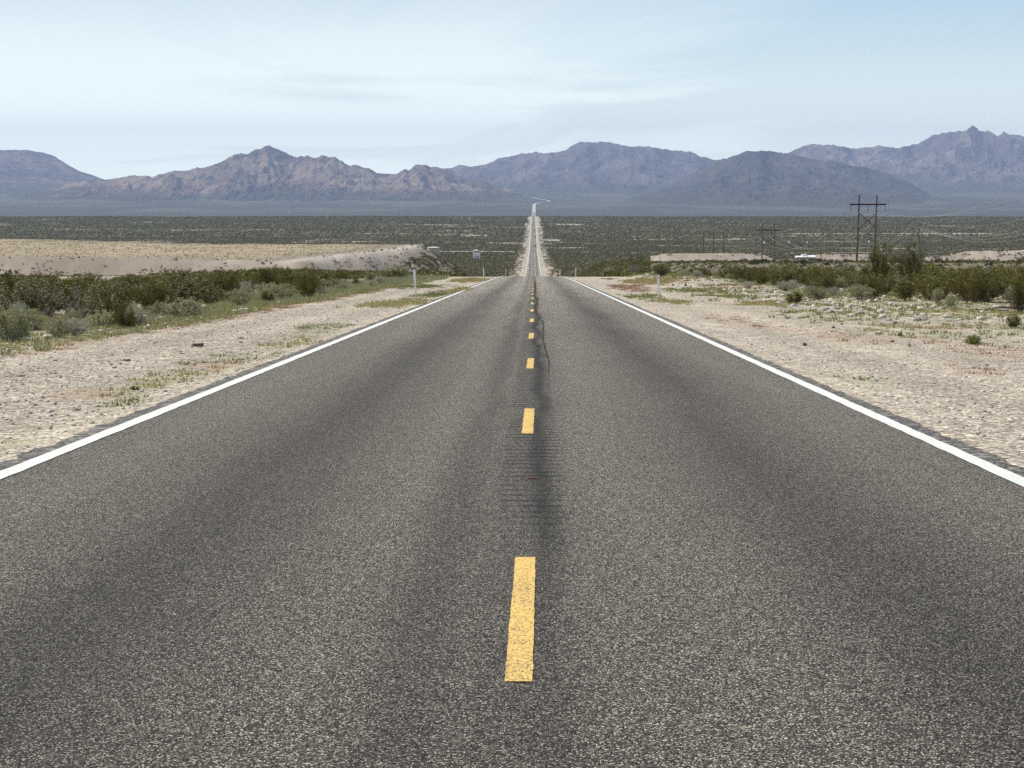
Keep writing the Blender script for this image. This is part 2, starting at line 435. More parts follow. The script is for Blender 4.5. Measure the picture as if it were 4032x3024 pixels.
def mat_fringe():                            # broken tarry edge beyond the white line
    m, t, p = new_mat('asphalt_edge'); g = G(t); ps = g.pos()
    vo = g.n('ShaderNodeTexVoronoi', {'Vector': ps, 'Scale': 55.0})
    c = g.n('ShaderNodeSeparateColor', {0: vo.outputs['Color']}).outputs[0]
    col = g.ramp(c, [(0, (0.012, 0.011, 0.010)), (0.6, (0.034, 0.031, 0.028)), (0.88, (0.13, 0.115, 0.095)), (1, (0.4, 0.36, 0.3))])
    col = g.mix(g.m('MULTIPLY', g.sm(g.noise(ps, 7.0, 5, 0.7), 0.50, 0.60), 0.75), col, (0.33, 0.285, 0.225, 1))
    g.set(p.inputs['Base Color'], col); p.inputs['Roughness'].default_value = 0.8
    g.set(p.inputs['Normal'], g.bump(vo.outputs['Distance'], 0.8, 0.01))
    return m
M['fringe'] = mat_fringe()

def mat_paint(name, col, col2, wear=0.30, dark=(0.05, 0.045, 0.04)):
    m, t, p = new_mat(name); g = G(t); ps = g.pos()
    vo = g.n('ShaderNodeTexVoronoi', {'Vector': ps, 'Scale': 160.0})
    c = g.n('ShaderNodeSeparateColor', {0: vo.outputs['Color']})
    big = g.noise(g.scale(ps, (6, 1.6, 1)), 1.0, 4, 0.6)
    f = g.m('ADD', c.outputs[0], g.m('MULTIPLY', g.m('SUBTRACT', big, 0.5), 0.9))
    base = g.mix(c.outputs[1], col + (1,), col2 + (1,))
    g.set(p.inputs['Base Color'], g.mix(g.sm(f, wear + 0.04, wear - 0.04), base, dark + (1,)))
    p.inputs['Roughness'].default_value = 0.65
    g.set(p.inputs['Normal'], g.bump(g.m('SUBTRACT', 1.0, vo.outputs['Distance']), 0.6, 0.005))
    return m
M['yellow'] = mat_paint('yellow_paint', (0.72, 0.42, 0.075), (0.84, 0.57, 0.15), 0.24)
M['whiteline'] = mat_paint('white_paint', (0.62, 0.61, 0.56), (0.82, 0.81, 0.75), 0.09, (0.4, 0.4, 0.38))

def mat_ground():
    m, t, p = new_mat('desert_ground'); g = G(t); ps = g.pos()
    at_ = g.n('ShaderNodeAttribute', attribute_name='base')
    base = at_.outputs['Color']; grav = at_.outputs['Alpha']
    vo = g.n('ShaderNodeTexVoronoi', {'Vector': ps, 'Scale': 26.0})
    c = g.n('ShaderNodeSeparateColor', {0: vo.outputs['Color']})
    vo3 = g.n('ShaderNodeTexVoronoi', {'Vector': ps, 'Scale': 9.0})
    c3 = g.n('ShaderNodeSeparateColor', {0: vo3.outputs['Color']})
    sp = g.ramp(c.outputs[0], [(0.0, (0.24, 0.21, 0.21)), (0.26, (0.60, 0.57, 0.56)), (0.5, (0.96, 0.95, 0.94)), (0.82, (1.25, 1.25, 1.22)), (1.0, (2.0, 2.0, 1.95))])
    sp3 = g.ramp(c3.outputs[0], [(0.0, (0.6, 0.56, 0.56)), (0.2, (0.95, 0.94, 0.94)), (0.85, (1.03, 1.03, 1.03)), (1.0, (1.4, 1.4, 1.38))])
    gap = g.sm(vo.outputs['Distance'], 0.5, 0.8)
    sp = g.mix(g.m('MULTIPLY', gap, 0.5), sp, (0.5, 0.47, 0.45, 1))
    sp = g.mix(1.0, sp, sp3, 'MULTIPLY')
    col = g.mix(grav, base, g.mix(1.0, base, sp, 'MULTIPLY'))
    n1 = g.noise(ps, 0.9, 6, 0.65); n2 = g.noise(g.scale(ps, (0.02, 0.012, 0.02)), 1.0, 6, 0.6)
    k = g.m('ADD', g.m('MULTIPLY', n1, 0.7), g.m('ADD', g.m('MULTIPLY', n2, 0.6), 0.35))
    kc = g.n('ShaderNodeCombineXYZ', {0: k, 1: k, 2: k}).outputs[0]
    col = g.mix(1.0, col, kc, 'MULTIPLY')
    g.set(p.inputs['Base Color'], col)
    p.inputs['Roughness'].default_value = 0.95; p.inputs['Specular IOR Level'].default_value = 0.1
    hh = g.m('ADD', g.m('MULTIPLY', g.m('SUBTRACT', 1.0, vo.outputs['Distance']), g.m('MULTIPLY', c.outputs[1], grav)), g.m('MULTIPLY', g.noise(ps, 6.0, 4), 0.8))
    g.set(p.inputs['Normal'], g.bump(hh, 0.7, 0.022))
    return m
M['ground'] = mat_ground()

def mat_mountain(name, rock, tan, fan, dk):
    m, t, p = new_mat(name); g = G(t)
    ps = g.pos(); geo = g.n('ShaderNodeNewGeometry')
    nz = g.n('ShaderNodeSeparateXYZ', {0: geo.outputs['Normal']}).outputs[2]
    at_ = g.n('ShaderNodeAttribute', attribute_name='rel')
    rel = at_.outputs['Fac']
    n1 = g.noise(ps, 0.0011, 8, 0.62, 0.6); n2 = g.noise(g.scale(ps, (1, 0.35, 0.8)), 0.0062, 8, 0.68, 0.8); n3 = g.noise(g.scale(ps, (1, 0.3, 0.7)), 0.0034, 8, 0.72, 1.2)
    col = g.mix(g.sm(n1, 0.42, 0.60), rock + (1,), tan + (1,))
    col = g.mix(g.m('MULTIPLY', g.sm(n2, 0.50, 0.60), 0.9), col, dk + (1,))
    col = g.mix(g.m('MULTIPLY', g.sm(n3, 0.55, 0.64), 0.8), col, tuple(min(1, c * 1.45) for c in tan) + (1,))
    f = g.sm(g.m('ADD', rel, g.m('MULTIPLY', g.m('SUBTRACT', n1, 0.5), 0.35)), 0.36, 0.06)
    col = g.mix(f, col, fan + (1,))
    g.set(p.inputs['Base Color'], col); p.inputs['Roughness'].default_value = 0.95; p.inputs['Specular IOR Level'].default_value = 0.05
    hb = g.m('ADD', g.noise(ps, 0.009, 8, 0.7), g.m('MULTIPLY', n2, 1.5))
    g.set(p.inputs['Normal'], g.bump(hb, 0.8, 45.0))
    return m

# ------------------------------------------------------------------ ground
PATCH = []                                   # (x, y, rx, ry, kind)
def patch(px, py, rx, ry, kind):
    x, y, z = hit(px, py); PATCH.append((x, y, rx, ry, kind))
for a in [(300, 1545, 0.45, 2.2, 'r'), (450, 1592, 0.28, 1.2, 'g'), (520, 1535, 0.4, 1.6, 'y'), (600, 1508, 0.35, 1.3, 'g'), (740, 1480, 0.45, 2.0, 'y'), (850, 1435, 0.6, 2.0, 'r'),
          (880, 1420, 0.5, 1.6, 'g'), (960, 1400, 0.4, 2.2, 'g'), (1120, 1360, 0.5, 3, 'y'), (1270, 1290, 0.6, 4, 'g'), (150, 1690, 0.3, 0.8, 'g'), (30, 1750, 0.3, 0.8, 'y'),
          (1600, 1195, 0.9, 9, 'y'), (1720, 1160, 0.9, 12, 'g'), (1500, 1200, 0.9, 6, 'y'), (1800, 1145, 0.6, 10, 'y'), (1640, 1128, 1.6, 10, 'g'), (1850, 1105, 1.2, 16, 'y'),
          (2520, 1172, 0.9, 7, 'g'), (2560, 1165, 0.5, 4, 'g'), (2650, 1190, 0.8, 4, 'y'), (2750, 1145, 1.6, 9, 'g'), (2880, 1168, 1.4, 7, 'g'), (2850, 1125, 1.4, 6, 'r'), (2500, 1125, 0.8, 6, 'r'), (2650, 1103, 1.2, 9, 'r'),
          (2400, 1099, 0.5, 8, 'r'), (2560, 1108, 1.6, 16, 'y'), (2480, 1135, 1.0, 16, 'r'), (3000, 1200, 1.2, 5, 'y'), (3340, 1325, 0.9, 2.6, 'r'), (3400, 1345, 0.7, 2.2, 'r'), (2930, 1270, 0.5, 6, 'r'), (3050, 1285, 0.45, 4, 'r'), (2830, 1262, 0.4, 5, 'r'),
          (3720, 1440, 0.35, 2.0, 'r'), (3830, 1460, 0.35, 2.0, 'r'), (3300, 1235, 1.5, 6, 'g'), (3480, 1225, 1.7, 5, 'g'), (3600, 1240, 1.5, 5, 'g'), (3250, 1262, 1.0, 4, 'g'), (3300, 1150, 2.6, 9, 'g'), (3450, 1165, 2.0, 7, 'g'), (3200, 1160, 2.0, 8, 'g'),
          (3650, 1320, 1.0, 3, 'g'), (3900, 1290, 1.8, 4, 'g'), (3980, 1245, 2.0, 4, 'g'), (3750, 1290, 1.2, 3, 'r'), (3700, 1345, 0.6, 2, 'r'), (3980, 1400, 1.0, 2.5, 'r'), (3900, 1380, 1.0, 2.2, 'r'), (4000, 1325, 0.8, 2, 'g'), (3820, 1240, 1.5, 4, 'y'),
          (3250, 1480, 0.3, 0.9, 'g'), (3400, 1530, 0.3, 0.7, 'y'), (3440, 1500, 0.3, 0.7, 'g'), (3330, 1525, 0.25, 1.0, 'g'), (3550, 1290, 0.8, 3, 'y'), (3450, 1300, 0.6, 2, 'y')]:
    patch(*a)
def patch_w(x, y, kinds):
    w = np.zeros(np.shape(x)); n = fbm(x / 0.55, y / 1.4, 61, 4)
    for (cx, cy, rx, ry, k) in PATCH:
        if k not in kinds: continue
        r = np.hypot((x - cx) / rx, (y - cy) / ry)
        w = np.maximum(w, 1 - ss(0.3, 1.25, r + (n - 0.5) * 2.4))
    return w
def zones(x, y):
    a = np.abs(x)
    big = fbm(x / 7, y / 11, 31, 4)
    # left verge of green herbs, thin red rim on the gravel side
    eL = -8.8 + (fbm(x * 0 + 3, y / 6.0, 71, 3) - 0.5) * 1.6
    lv = ss(0, 0.5, eL - x) * (1 - ss(3.2, 6.0, eL - x))
    lr = ss(-0.5, 0.1, eL - x) * (1 - ss(0.25, 0.9, eL - x)) * (1 - ss(110, 160, y))
    near = 1 - ss(235, 255, y)
    gR = patch_w(x, y, 'r'); gG = patch_w(x, y, 'g'); gY = patch_w(x, y, 'y')
    rv = ss(8.5, 13, x + (big - 0.5) * 9) * (0.20 + 0.8 * ss(0.46, 0.62, fbm(x / 1.6, y / 4, 52, 4))) * 0.75
    return lv * near, np.maximum(lr * near, gR), np.maximum(gG, rv * near), gY
def lerp(a, b, w):
    return a + (np.asarray(b) - a) * w[..., None]
def ragged(x, y):
    return (fbm(x / 4 + 50, y / (14 + y * 0.02), 81, 3) - 0.5) * 13
def ground_colour(x, y):
    n = fbm(x / 3, y / 5, 91, 4)[..., None]
    gravel = np.array([0.455, 0.40, 0.32]) * (0.86 + 0.28 * n)
    gravel = gravel * (1 + 0.10 * np.sin(np.abs(x) * 3.1 + 0.6)[..., None] * (1 - ss(120, 200, y))[..., None])
    desert = np.array([0.36, 0.30, 0.225]) * (0.8 + 0.4 * n)
    a = np.abs(x); c = gravel.copy()
    beyond = ss(8.8, 10.0, -x) + ss(12, 17, x)
    c = lerp(c, desert, np.clip(beyond, 0, 1))
    lv, red, grn, yel = zones(x, y)
    c = lerp(c, (0.30, 0.275, 0.17), lv * 0.75)
    c = lerp(c, (0.27, 0.265, 0.15), grn * 0.5)
    c = lerp(c, (0.37, 0.32, 0.19), yel * 0.6)
    c = lerp(c, (0.36, 0.25, 0.17), red * 0.45)
    # beyond the crest
    far = ss(250, 300, y)
    scrub = np.array([0.110, 0.100, 0.058]) * (0.75 + 0.5 * n)
    sh = 1 - ss(9.5, 12.5, a + ragged(x, y) * ss(300, 900, y))
    narrow = ss(4600, 5200, y)
    sh = sh * (1 - narrow) + narrow * (1 - ss(8, 10, a)) 
    vg = lerp(np.broadcast_to(scrub, c.shape).copy(), (0.105, 0.098, 0.062), ss(2000, 4500, y))
    st = ss(0.70, 0.76, fbm(x / 90, y / 60, 101, 4)) * ss(1300, 1800, y)
    vg = lerp(vg, (0.42, 0.36, 0.27), st * 0.8)
    vg = lerp(vg, (0.062, 0.067, 0.044), ss(5000, 9000, y))
    fanp = ss(0.50, 0.60, fbm(x / 420, y / 1100, 105, 6, 0.6)) * ss(9500, 12000, y)
    vg = lerp(vg, (0.115, 0.108, 0.078), fanp * 0.7)
    # tracks and clearings
    tr = np.exp(-((y - 1275 - 0.25 * (x - 20)) / 14) ** 2) * ss(18, 26, x) * (1 - ss(88, 110, x))
    tr = np.maximum(tr, np.exp(-((y - 1860) / 26) ** 2) * ss(12, 20, -x) * (1 - ss(105, 120, -x)))
    tr = np.maximum(tr, np.exp(-((y - 2430) / 45) ** 2) * ss(8, 12, x) * (1 - ss(27, 34, x)))
    tr = np.maximum(tr, np.exp(-((y - 2260) / 22) ** 2) * ss(8, 12, x) * (1 - ss(17, 20, x)))
    tr = np.maximum(tr, np.exp(-((y - 2800) / 30) ** 2) * ss(300, 330, x) * (1 - ss(560, 620, x)) * 0.9)
    tr = np.maximum(tr, np.exp(-((y - 3500) / 80) ** 2) * ss(25, 40, x) * (1 - ss(70, 90, x)) * 0.7)
    vg = lerp(vg, (0.50, 0.43, 0.34), tr)
    # yard and mounds on the right bench
    bench = ss(0.0495, 0.0555, x / np.maximum(y, 1)) * ss(245, 300, y) * (1 - ss(1180, 1260, y))
    vg = lerp(vg, np.array([0.325, 0.275, 0.22]) * (0.7 + 0.6 * fbm(x / 6, y / 25, 131, 4)[..., None]), bench * (0.75 + 0.25 * ss(0.4, 0.6, n[..., 0])) * (0.35 + 0.65 * ss(560, 760, y)))
    lf = ss(40, 52, -x) * ss(200, 260, y) * (1 - ss(790, 840, y))
    vg = lerp(vg, np.array([0.33, 0.278, 0.212]) * (0.9 + 0.2 * n), lf)
    vg = lerp(vg, (0.47, 0.37, 0.32), (1 - ss(4, 9, np.hypot(x - 223, y - 987))))
    # plateau on the left
    d = poly_dist(x, y, PLAT)
    slope = (1 - ss(16, 24, d)) * ss(-22, -30, x)
    vg = lerp(vg, np.array([0.262, 0.216, 0.164]) * (0.92 + 0.16 * n) * (0.88 + 0.24 * fbm(x / 2.5, y / 4, 161, 4)[..., None]), slope)
    gy = np.array([0.335, 0.275, 0.18]) * (0.88 + 0.24 * n)
    vg = lerp(vg, gy, (1 - ss(-26, -14, d + (n[..., 0] - 0.5) * 16)))
    rim = np.exp(-((d + 1) / 4.0) ** 2) * ss(-150, -70, x) * ss(700, 760, y)
    vg = lerp(vg, (0.52, 0.45, 0.37), rim * 0.8)
    foot = ss(-70, -40, x) * ss(700, 740, y) * (1 - ss(840, 930, y)) * (1 - ss(-34, -24, x))
    vg = lerp(vg, (0.42, 0.36, 0.29), foot * 0.6)
    sh = sh * (1 - ss(11300, 11700, y))
    vg = lerp(vg, np.array([0.375, 0.33, 0.26]) * (0.72 + 0.5 * fbm(x / 3, y / 30, 141, 4)[..., None]), sh)
    rr = sh * ss(0.52, 0.62, fbm(x / 5, y / 40, 111, 3)) * ss(6, 9, a) * (1 - ss(1900, 2300, y))
    vg = lerp(vg, (0.33, 0.225, 0.155), rr * 0.75)
    c = c * (1 - far[..., None]) + vg * far[..., None]
    grav = (1 - ss(160, 420, y)) * np.clip(1 - 0.65 * (lv + red * 0.6 + grn * 0.8 + yel * 0.5), 0.1, 1)
    return np.concatenate([np.clip(c, 0.01, 0.9), grav[..., None]], -1)

ys = [-260, -160, -90, -50, -25, -12, -5]
y = 0.0
while y < 34000:
    ys.append(y); y += max(0.35, 0.0125 * y)
ys = np.array(ys)
s = np.linspace(-1, 1, 521)
tt = 0.12 * s + 0.88 * s ** 3
hw = 80 + 0.62 * np.maximum(ys, 0)
X = tt[None, :] * hw[:, None]; Y = np.repeat(ys[:, None], len(s), 1)
Z = H(X, Y)
nr, nc = X.shape
idx = np.arange(nr * nc).reshape(nr, nc)
F = np.stack([idx[:-1, :-1], idx[:-1, 1:], idx[1:, 1:], idx[1:, :-1]], -1).reshape(-1, 4)
gnd = mesh_np('ground', np.stack([X, Y, Z], -1).reshape(-1, 3), F, M['ground'], smooth=True)
ca = gnd.data.color_attributes.new('base', 'FLOAT_COLOR', 'POINT')
ca.data.foreach_set('color', ground_colour(X, Y).astype(np.float32).ravel())
tag(gnd, 'pale desert ground of gravel, sand and low scrub running down to the valley', kind='structure')

# ------------------------------------------------------------------ road
def strip(name, ys, xl, xr, mat, lift, parent=None, liftfar=2.2e-5, cols=2, cx=None):
    ys = np.asarray(ys, float); xl = np.broadcast_to(xl, ys.shape); xr = np.broadcast_to(xr, ys.shape)
    u = np.linspace(0, 1, cols)
    X = xl[:, None] * (1 - u) + xr[:, None] * u
    if cx is not None: X = X + cx[:, None]
    Y = np.repeat(ys[:, None], cols, 1)
    Z = Rz(Y) + lift + liftfar * np.maximum(Y - 150, 0)
    idx = np.arange(X.size).reshape(X.shape)
    F = np.stack([idx[:-1, :-1], idx[:-1, 1:], idx[1:, 1:], idx[1:, :-1]], -1).reshape(-1, 4)
    return mesh_np(name, np.stack([X, Y, Z], -1).reshape(-1, 3), F, mat, parent=parent)
XL, XR = -3.80, 3.48
rows_far = ys[(ys >= 180) & (ys < 11900)]
rows = np.concatenate([[-60, -20, 0], np.arange(4, 180, 0.16), rows_far])
def jag(rows, seed, amp):
    return (fbm(rows / 0.35, rows * 0, seed, 4) - 0.5) * amp + (fbm(rows / 9, rows * 0, seed + 5, 2) - 0.5) * 0.10
fr = rows[rows < 300]
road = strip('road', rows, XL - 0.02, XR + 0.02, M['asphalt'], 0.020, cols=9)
tag(road, 'straight two-lane asphalt road running down to the valley', kind='structure')
strip('broken_edge', fr, XL - 0.27 + jag(fr, 201, 0.16), XL + 0.0, M['fringe'], 0.014, road)
strip('broken_edge', fr, XR - 0.0, XR + 0.27 + jag(fr, 207, 0.14), M['fringe'], 0.014, road)
for sx, sd_ in ((XL, 211), (XR, 217)):
    j = (fbm(rows / 0.5, rows * 0, sd_, 3) - 0.5) * 0.022 * (rows < 200)
    wdt = 0.075 + 0.10 * ss(900, 1500, rows)
    strip('edge_line', rows[rows < 4600], (sx - wdt + j)[rows < 4600], (sx + wdt - j)[rows < 4600], M['whiteline'], 0.026, road)
y0 = 8.12
for k in range(26):
    a = [7.91, 19.58, 31.7, 44.3, 56.6][k] if k < 5 else 56.6 + 12.19 * (k - 4)
    if a > 262: break
    rr = np.linspace(a, a + 3.4, 34)
    j1 = (fbm(rr / 0.12, rr * 0, 300 + k, 3) - 0.5) * 0.009; j2 = (fbm(rr / 0.12, rr * 0, 400 + k, 3) - 0.5) * 0.009
    skew = np.linspace(-0.006, 0.006, 34)
    strip('centre_dash', rr, -0.052 + j1 + skew, 0.052 + j2 + skew, M['yellow'], 0.0245 + (0.01 if k > 10 else 0), road)
# wandering tar seam right of the dashes
sp_ = [(10, .03), (16.8, .05), (18.7, .10), (22, .13), (26, .21), (32, .28), (36, .27), (45, .24), (56, .30), (63, .17), (76, .11), (84, .19), (91, .19), (105, .10), (122, .14), (150, .18), (190, .25)]
sf = pchip([a for a, b in sp_], [b for a, b in sp_])
rr = np.arange(27, 190, 0.4)
cw = (0.004 + 0.022 * fbm(rr / 1.1, rr * 0, 501, 3)) * ss(25, 38, rr) + 0.018 * ss(40, 90, rr)
M['seam'] = simple('tar_seam', (0.045, 0.042, 0.037), 0.95, 0.2, 5); M['seam'].node_tree.nodes['Principled BSDF'].inputs['Specular IOR Level'].default_value = 0.05
cxx = sf(rr) + (fbm(rr / 1.6, rr * 0, 511, 3) - 0.5) * 0.05
M['stain'] = simple('rust_stain', (0.12, 0.035, 0.02), 0.8, 0.3, 30)
strip('tar_seam', rr, cxx - cw, cxx + cw, M['seam'], 0.0235, road)
for px, py, w, l in [(2090, 1905, 0.055, 0.07), (2120, 1367, 0.05, 0.25), (2110, 1237, 0.05, 0.5)]:
    x, y, z = hit(px, py)
    rr = np.linspace(y - l / 2, y + l / 2, 7)
    ww = w * np.sqrt(np.clip(1 - np.linspace(-1, 1, 7) ** 2, 0.02, 1))
    strip('rusty_scrap', rr, x - ww, x + ww, M['stain'], 0.030, road)
# far road, winding across the fan
pts = [hit(*q, ymin=9300) for q in [(2102.6, 838), (2102.6, 822), (2103, 808), (2106, 804), (2115, 801), (2135, 797), (2154, 795.5), (2166, 793.5), (2160, 790.5), (2145, 787.5), (2128, 785), (2108, 781.5), (2092, 778.5)]]
V = []; Fq = []
def densify(p, n=14):
    o = []
    for i in range(len(p) - 1):
        for k in range(n):
            t = k / n; o.append(((p[i][0] * (1 - t) + p[i + 1][0] * t), (p[i][1] * (1 - t) + p[i + 1][1] * t)))
    return o + [p[-1][:2]]
dp = densify(pts)
for i, (x, y) in enumerate(dp):
    a = dp[max(i - 1, 0)]; b = dp[min(i + 1, len(dp) - 1)]
    t = Vector((b[0] - a[0], b[1] - a[1], 0)).normalized(); nrm = Vector((-t.y, t.x, 0))
    z = gz(x, y)
    w = 9
    for sgn in (-1, 1):
        xx, yy = x + nrm.x * w * sgn, y + nrm.y * w * sgn
        V.append((xx, yy, max(z, gz(xx, yy)) + 1.5))
    if i: Fq.append((2 * i - 2, 2 * i - 1, 2 * i + 1, 2 * i))
M['farroad'] = simple('pale_far_road', (0.48, 0.43, 0.37), 0.9, 0.1, 0.01)  # pale tone of the far stretch and its shoulders
fo = mesh_np('far_road', V, Fq, M['farroad'])
tag(fo, 'far pale stretch of the road winding up the fan below the mountains', kind='structure')

# ------------------------------------------------------------------ mountains
def z1(pts): return [(a / 1.6385, 550 + b / 1.6385) for a, b in pts]
def z2(pts): return [(1350 + a / 1.6385, 500 + b / 1.6385) for a, b in pts]
def z3(pts): return [(2700 + a / 1.6607, 450 + b / 1.6607) for a, b in pts]
skA = [(-420, 640), (-200, 585), (-80, 578)] + z1([(0, 58), (40, 66), (180, 66), (270, 82), (360, 105), (430, 150), (520, 200), (600, 225), (660, 250), (760, 285), (900, 330), (1100, 400)])
skB = [(-400, 800), (0, 775), (180, 745), (300, 715), (380, 704)] + z1([(660, 253), (720, 251), (800, 240), (880, 226), (940, 234), (985, 243), (1050, 222), (1100, 208), (1200, 198), (1290, 180), (1380, 165), (1440, 135), (1520, 95), (1600, 85), (1680, 70), (1720, 44), (1740, 44), (1800, 65), (1870, 102), (1920, 112), (1985, 100), (2050, 115), (2110, 100), (2160, 105)]) + \
    z2([(0, 218), (40, 238), (110, 245), (200, 275), (225, 292), (350, 297), (400, 264), (432, 272), (460, 245), (500, 235), (540, 237), (570, 255), (640, 270), (700, 285), (760, 310), (850, 350), (930, 352), (1000, 375), (1080, 397), (1150, 425), (1190, 455), (1260, 480), (1400, 500)])
skC = z2([(400, 330), (560, 290), (640, 268), (700, 262), (765, 243), (830, 250), (920, 240), (1000, 200), (1060, 197), (1150, 172), (1250, 158), (1310, 165), (1370, 165), (1430, 145), (1500, 105), (1530, 95), (1600, 98), (1660, 92), (1700, 100), (1790, 118), (1890, 128), (2010, 130), (2090, 150)]) + \
    z3([(0, 248), (40, 250), (80, 268), (130, 290), (180, 298), (240, 292), (320, 290), (500, 320), (800, 400), (1000, 450)])
skD = z2([(1300, 510), (1600, 490), (1850, 450), (2000, 415)]) + z3([(0, 408), (100, 350), (180, 318), (240, 292), (290, 270), (360, 242), (420, 236), (475, 229), (560, 238), (640, 252), (760, 278), (900, 300), (1000, 318), (1150, 345), (1300, 385), (1420, 430), (1500, 480), (1560, 515), (1700, 545), (1900, 566), (2300, 590)])
skE = z3([(300, 480), (480, 360), (650, 252), (700, 220), (790, 192), (860, 187), (930, 200), (1000, 212), (1100, 226), (1180, 215), (1250, 205), (1300, 218), (1380, 218), (1420, 204), (1490, 190), (1540, 165), (1590, 137), (1690, 117), (1760, 118), (1815, 100), (1840, 80), (1880, 88), (1900, 103), (1960, 115), (2015, 140), (2050, 122), (2110, 130), (2160, 135), (2212, 158), (2350, 190), (2600, 260)])
def mountain(name, sk, Df, Dr, mat, seed, rough, amp, ju=1.6, foot_sink=10, conc=1.9, LX=900., label=''):
    sk = sorted(sk); px = np.arange(sk[0][0], sk[-1][0], 3.0)
    py = np.interp(px, [a for a, b in sk], [b for a, b in sk])
    py = py + (fbm(px / 26, px * 0, seed, 5, 0.6) - 0.5) * ju * 5
    v = np.concatenate([np.linspace(0, 1, 230), 1 + np.linspace(0.02, 0.5, 14)])
    P, Vv = np.meshgrid(px, v)
    PY = np.interp(P, px, py)
    D = Df + (Dr - Df) * Vv
    D = D + (fbm(P / 160, Vv * 0, seed + 9, 3) - 0.5) * (Dr - Df) * 0.35 * Vv
    dx = (P - 2101) / FPX
    Xm = CAMX + dx * D
    def elev(py): return (740 - py) / FPX      # tan of the elevation angle, near enough at these angles
    Drr = Df + (Dr - Df) * 1.0 + (fbm(P / 160, Vv * 0, seed + 9, 3) - 0.5) * (Dr - Df) * 0.35
    e = np.zeros_like(P)
    t = np.tan(PITCH); c1 = (1512 - PY) / FPX
    e = (c1 - t) / (1 + c1 * t)
    zr = EYE + e * Drr
    gF = H(Xm, D) - foot_sink
    vv = np.clip(Vv, 0, 1)
    # warped ridged noise gives spurs running down the slope
    wx = (fbm(Xm / 1800, D / 1800, seed + 31, 4) - 0.5) * 1300; wy = (fbm(Xm / 1800, D / 1800, seed + 37, 4) - 0.5) * 1300
    rn = ridged((Xm + wx) / LX, (D + wy) / (LX * 1.9), seed + 3, 7, 0.56)
    rn2 = ridged((Xm + wy * 0.6) / (LX * 0.27), (D + wx * 0.6) / (LX * 0.95), seed + 13, 5, 0.52)
    pr = vv ** conc
    hgt = np.maximum(zr - H(Xm[0:1, :] * 0 + dx[0:1, :] * Df, D[0:1, :]), 0)
    rel = pr + amp * (rn - 0.62) * (4 * vv * (1 - vv)) ** 0.7 * (vv ** 0.9) + rough * (rn2 - 0.5) * (vv * (1.02 - vv)) ** 0.5 * vv ** 0.7
    rn3 = ridged((Xm + wx * .3) / (LX * 0.10), (D - wy * .3) / (LX * 0.34), seed + 17, 4, 0.6)
    rel = rel + rough * 0.32 * (rn3 - 0.5) * (vv * (1.02 - vv)) ** 0.5 * vv ** 0.7
    z = gF * (1 - pr) + zr * pr + (rel - pr) * hgt
    lim = EYE + (e - 0.0006) * D
    z = np.where(Vv < 0.985, np.minimum(z, lim), z)
    z = np.where(Vv > 1.0, zr - (Vv - 1) * hgt * 2.2 - 30 * (rn2 - 0.3) * np.clip((Vv - 1) * 20, 0, 1), z)
    z = np.maximum(z, gF) if True else z
    nr, nc = P.shape; idx = np.arange(nr * nc).reshape(nr, nc)
    F = np.stack([idx[:-1, :-1], idx[:-1, 1:], idx[1:, 1:], idx[1:, :-1]], -1).reshape(-1, 4)
    o = mesh_np(name, np.stack([Xm, D, z], -1).reshape(-1, 3), F, mat, smooth=True)
    a = o.data.attributes.new('rel', 'FLOAT', 'POINT')
    relh = np.clip((z - gF) / np.maximum(hgt, 40), 0, 2) * np.clip(hgt / 250, 0.2, 1)
    a.data.foreach_set('value', relh.astype(np.float32).ravel())
    tag(o, label, kind='structure')
    return o
FANC = (0.080, 0.080, 0.056)
mB = mat_mountain('mountain_ochre', (0.165, 0.113, 0.082), (0.30, 0.225, 0.155), FANC, (0.055, 0.047, 0.046))
mC = mat_mountain('mountain_violet', (0.115, 0.092, 0.090), (0.19, 0.155, 0.13), FANC, (0.050, 0.046, 0.050))
mD = mat_mountain('mountain_dark', (0.068, 0.066, 0.056), (0.105, 0.092, 0.075), FANC, (0.034, 0.034, 0.032))
mE = mat_mountain('mountain_far', (0.135, 0.102, 0.098), (0.24, 0.195, 0.16), FANC, (0.050, 0.045, 0.050))
mountain('mountain_range', skE, 19500, 25000, mE, 510, 0.6, 0.85, 1.3, LX=1100, label='rugged violet mountains with a knobbed summit at the right')
mountain('mountain_range', skC, 18500, 24000, mC, 520, 0.5, 0.8, 1.6, LX=1200, label='long violet mountain ridge behind the far end of the road')
mountain('mountain_range', skA, 18500, 22500, mC, 530, 0.35, 0.35, 0.8, LX=1100, label='smooth blue mountain cut by the left side of the view')
mountain('mountain_range', skB, 14200, 18200, mB, 540, 0.85, 0.9, 0.9, LX=780, label='reddish tan rocky mountains left of the road')
mountain('mountain_range', skD, 11800, 17500, mD, 550, 0.60, 0.50, 0.9, LX=800, conc=2.1, label='dark smooth hill in front of the right-hand mountains')

# ------------------------------------------------------------------ small stones, herbs and scrub (stuff)
def merge(base_v, base_f, P, S, RZ, jit=0.0, squash=None):
    base_v = np.asarray(base_v); n = len(P); k = len(base_v)
    V = np.repeat(base_v[None], n, 0)
    if jit: V = V * (1 + (rng.random((n, k, 1)) - 0.5) * jit)
    V = V * S[:, None, :]
    c, s_ = np.cos(RZ)[:, None], np.sin(RZ)[:, None]
    x = V[..., 0] * c - V[..., 1] * s_; y = V[..., 0] * s_ + V[..., 1] * c
    V = np.stack([x, y, V[..., 2]], -1) + P[:, None, :]
    F = np.asarray(base_f)[None] + (np.arange(n) * k)[:, None, None]
    return V.reshape(-1, 3), F.reshape(-1, len(base_f[0]))
ico_v = []; _p = (1 + 5 ** .5) / 2
for a, b in ((-1, _p), (1, _p), (-1, -_p), (1, -_p)): ico_v.append((a, b, 0))
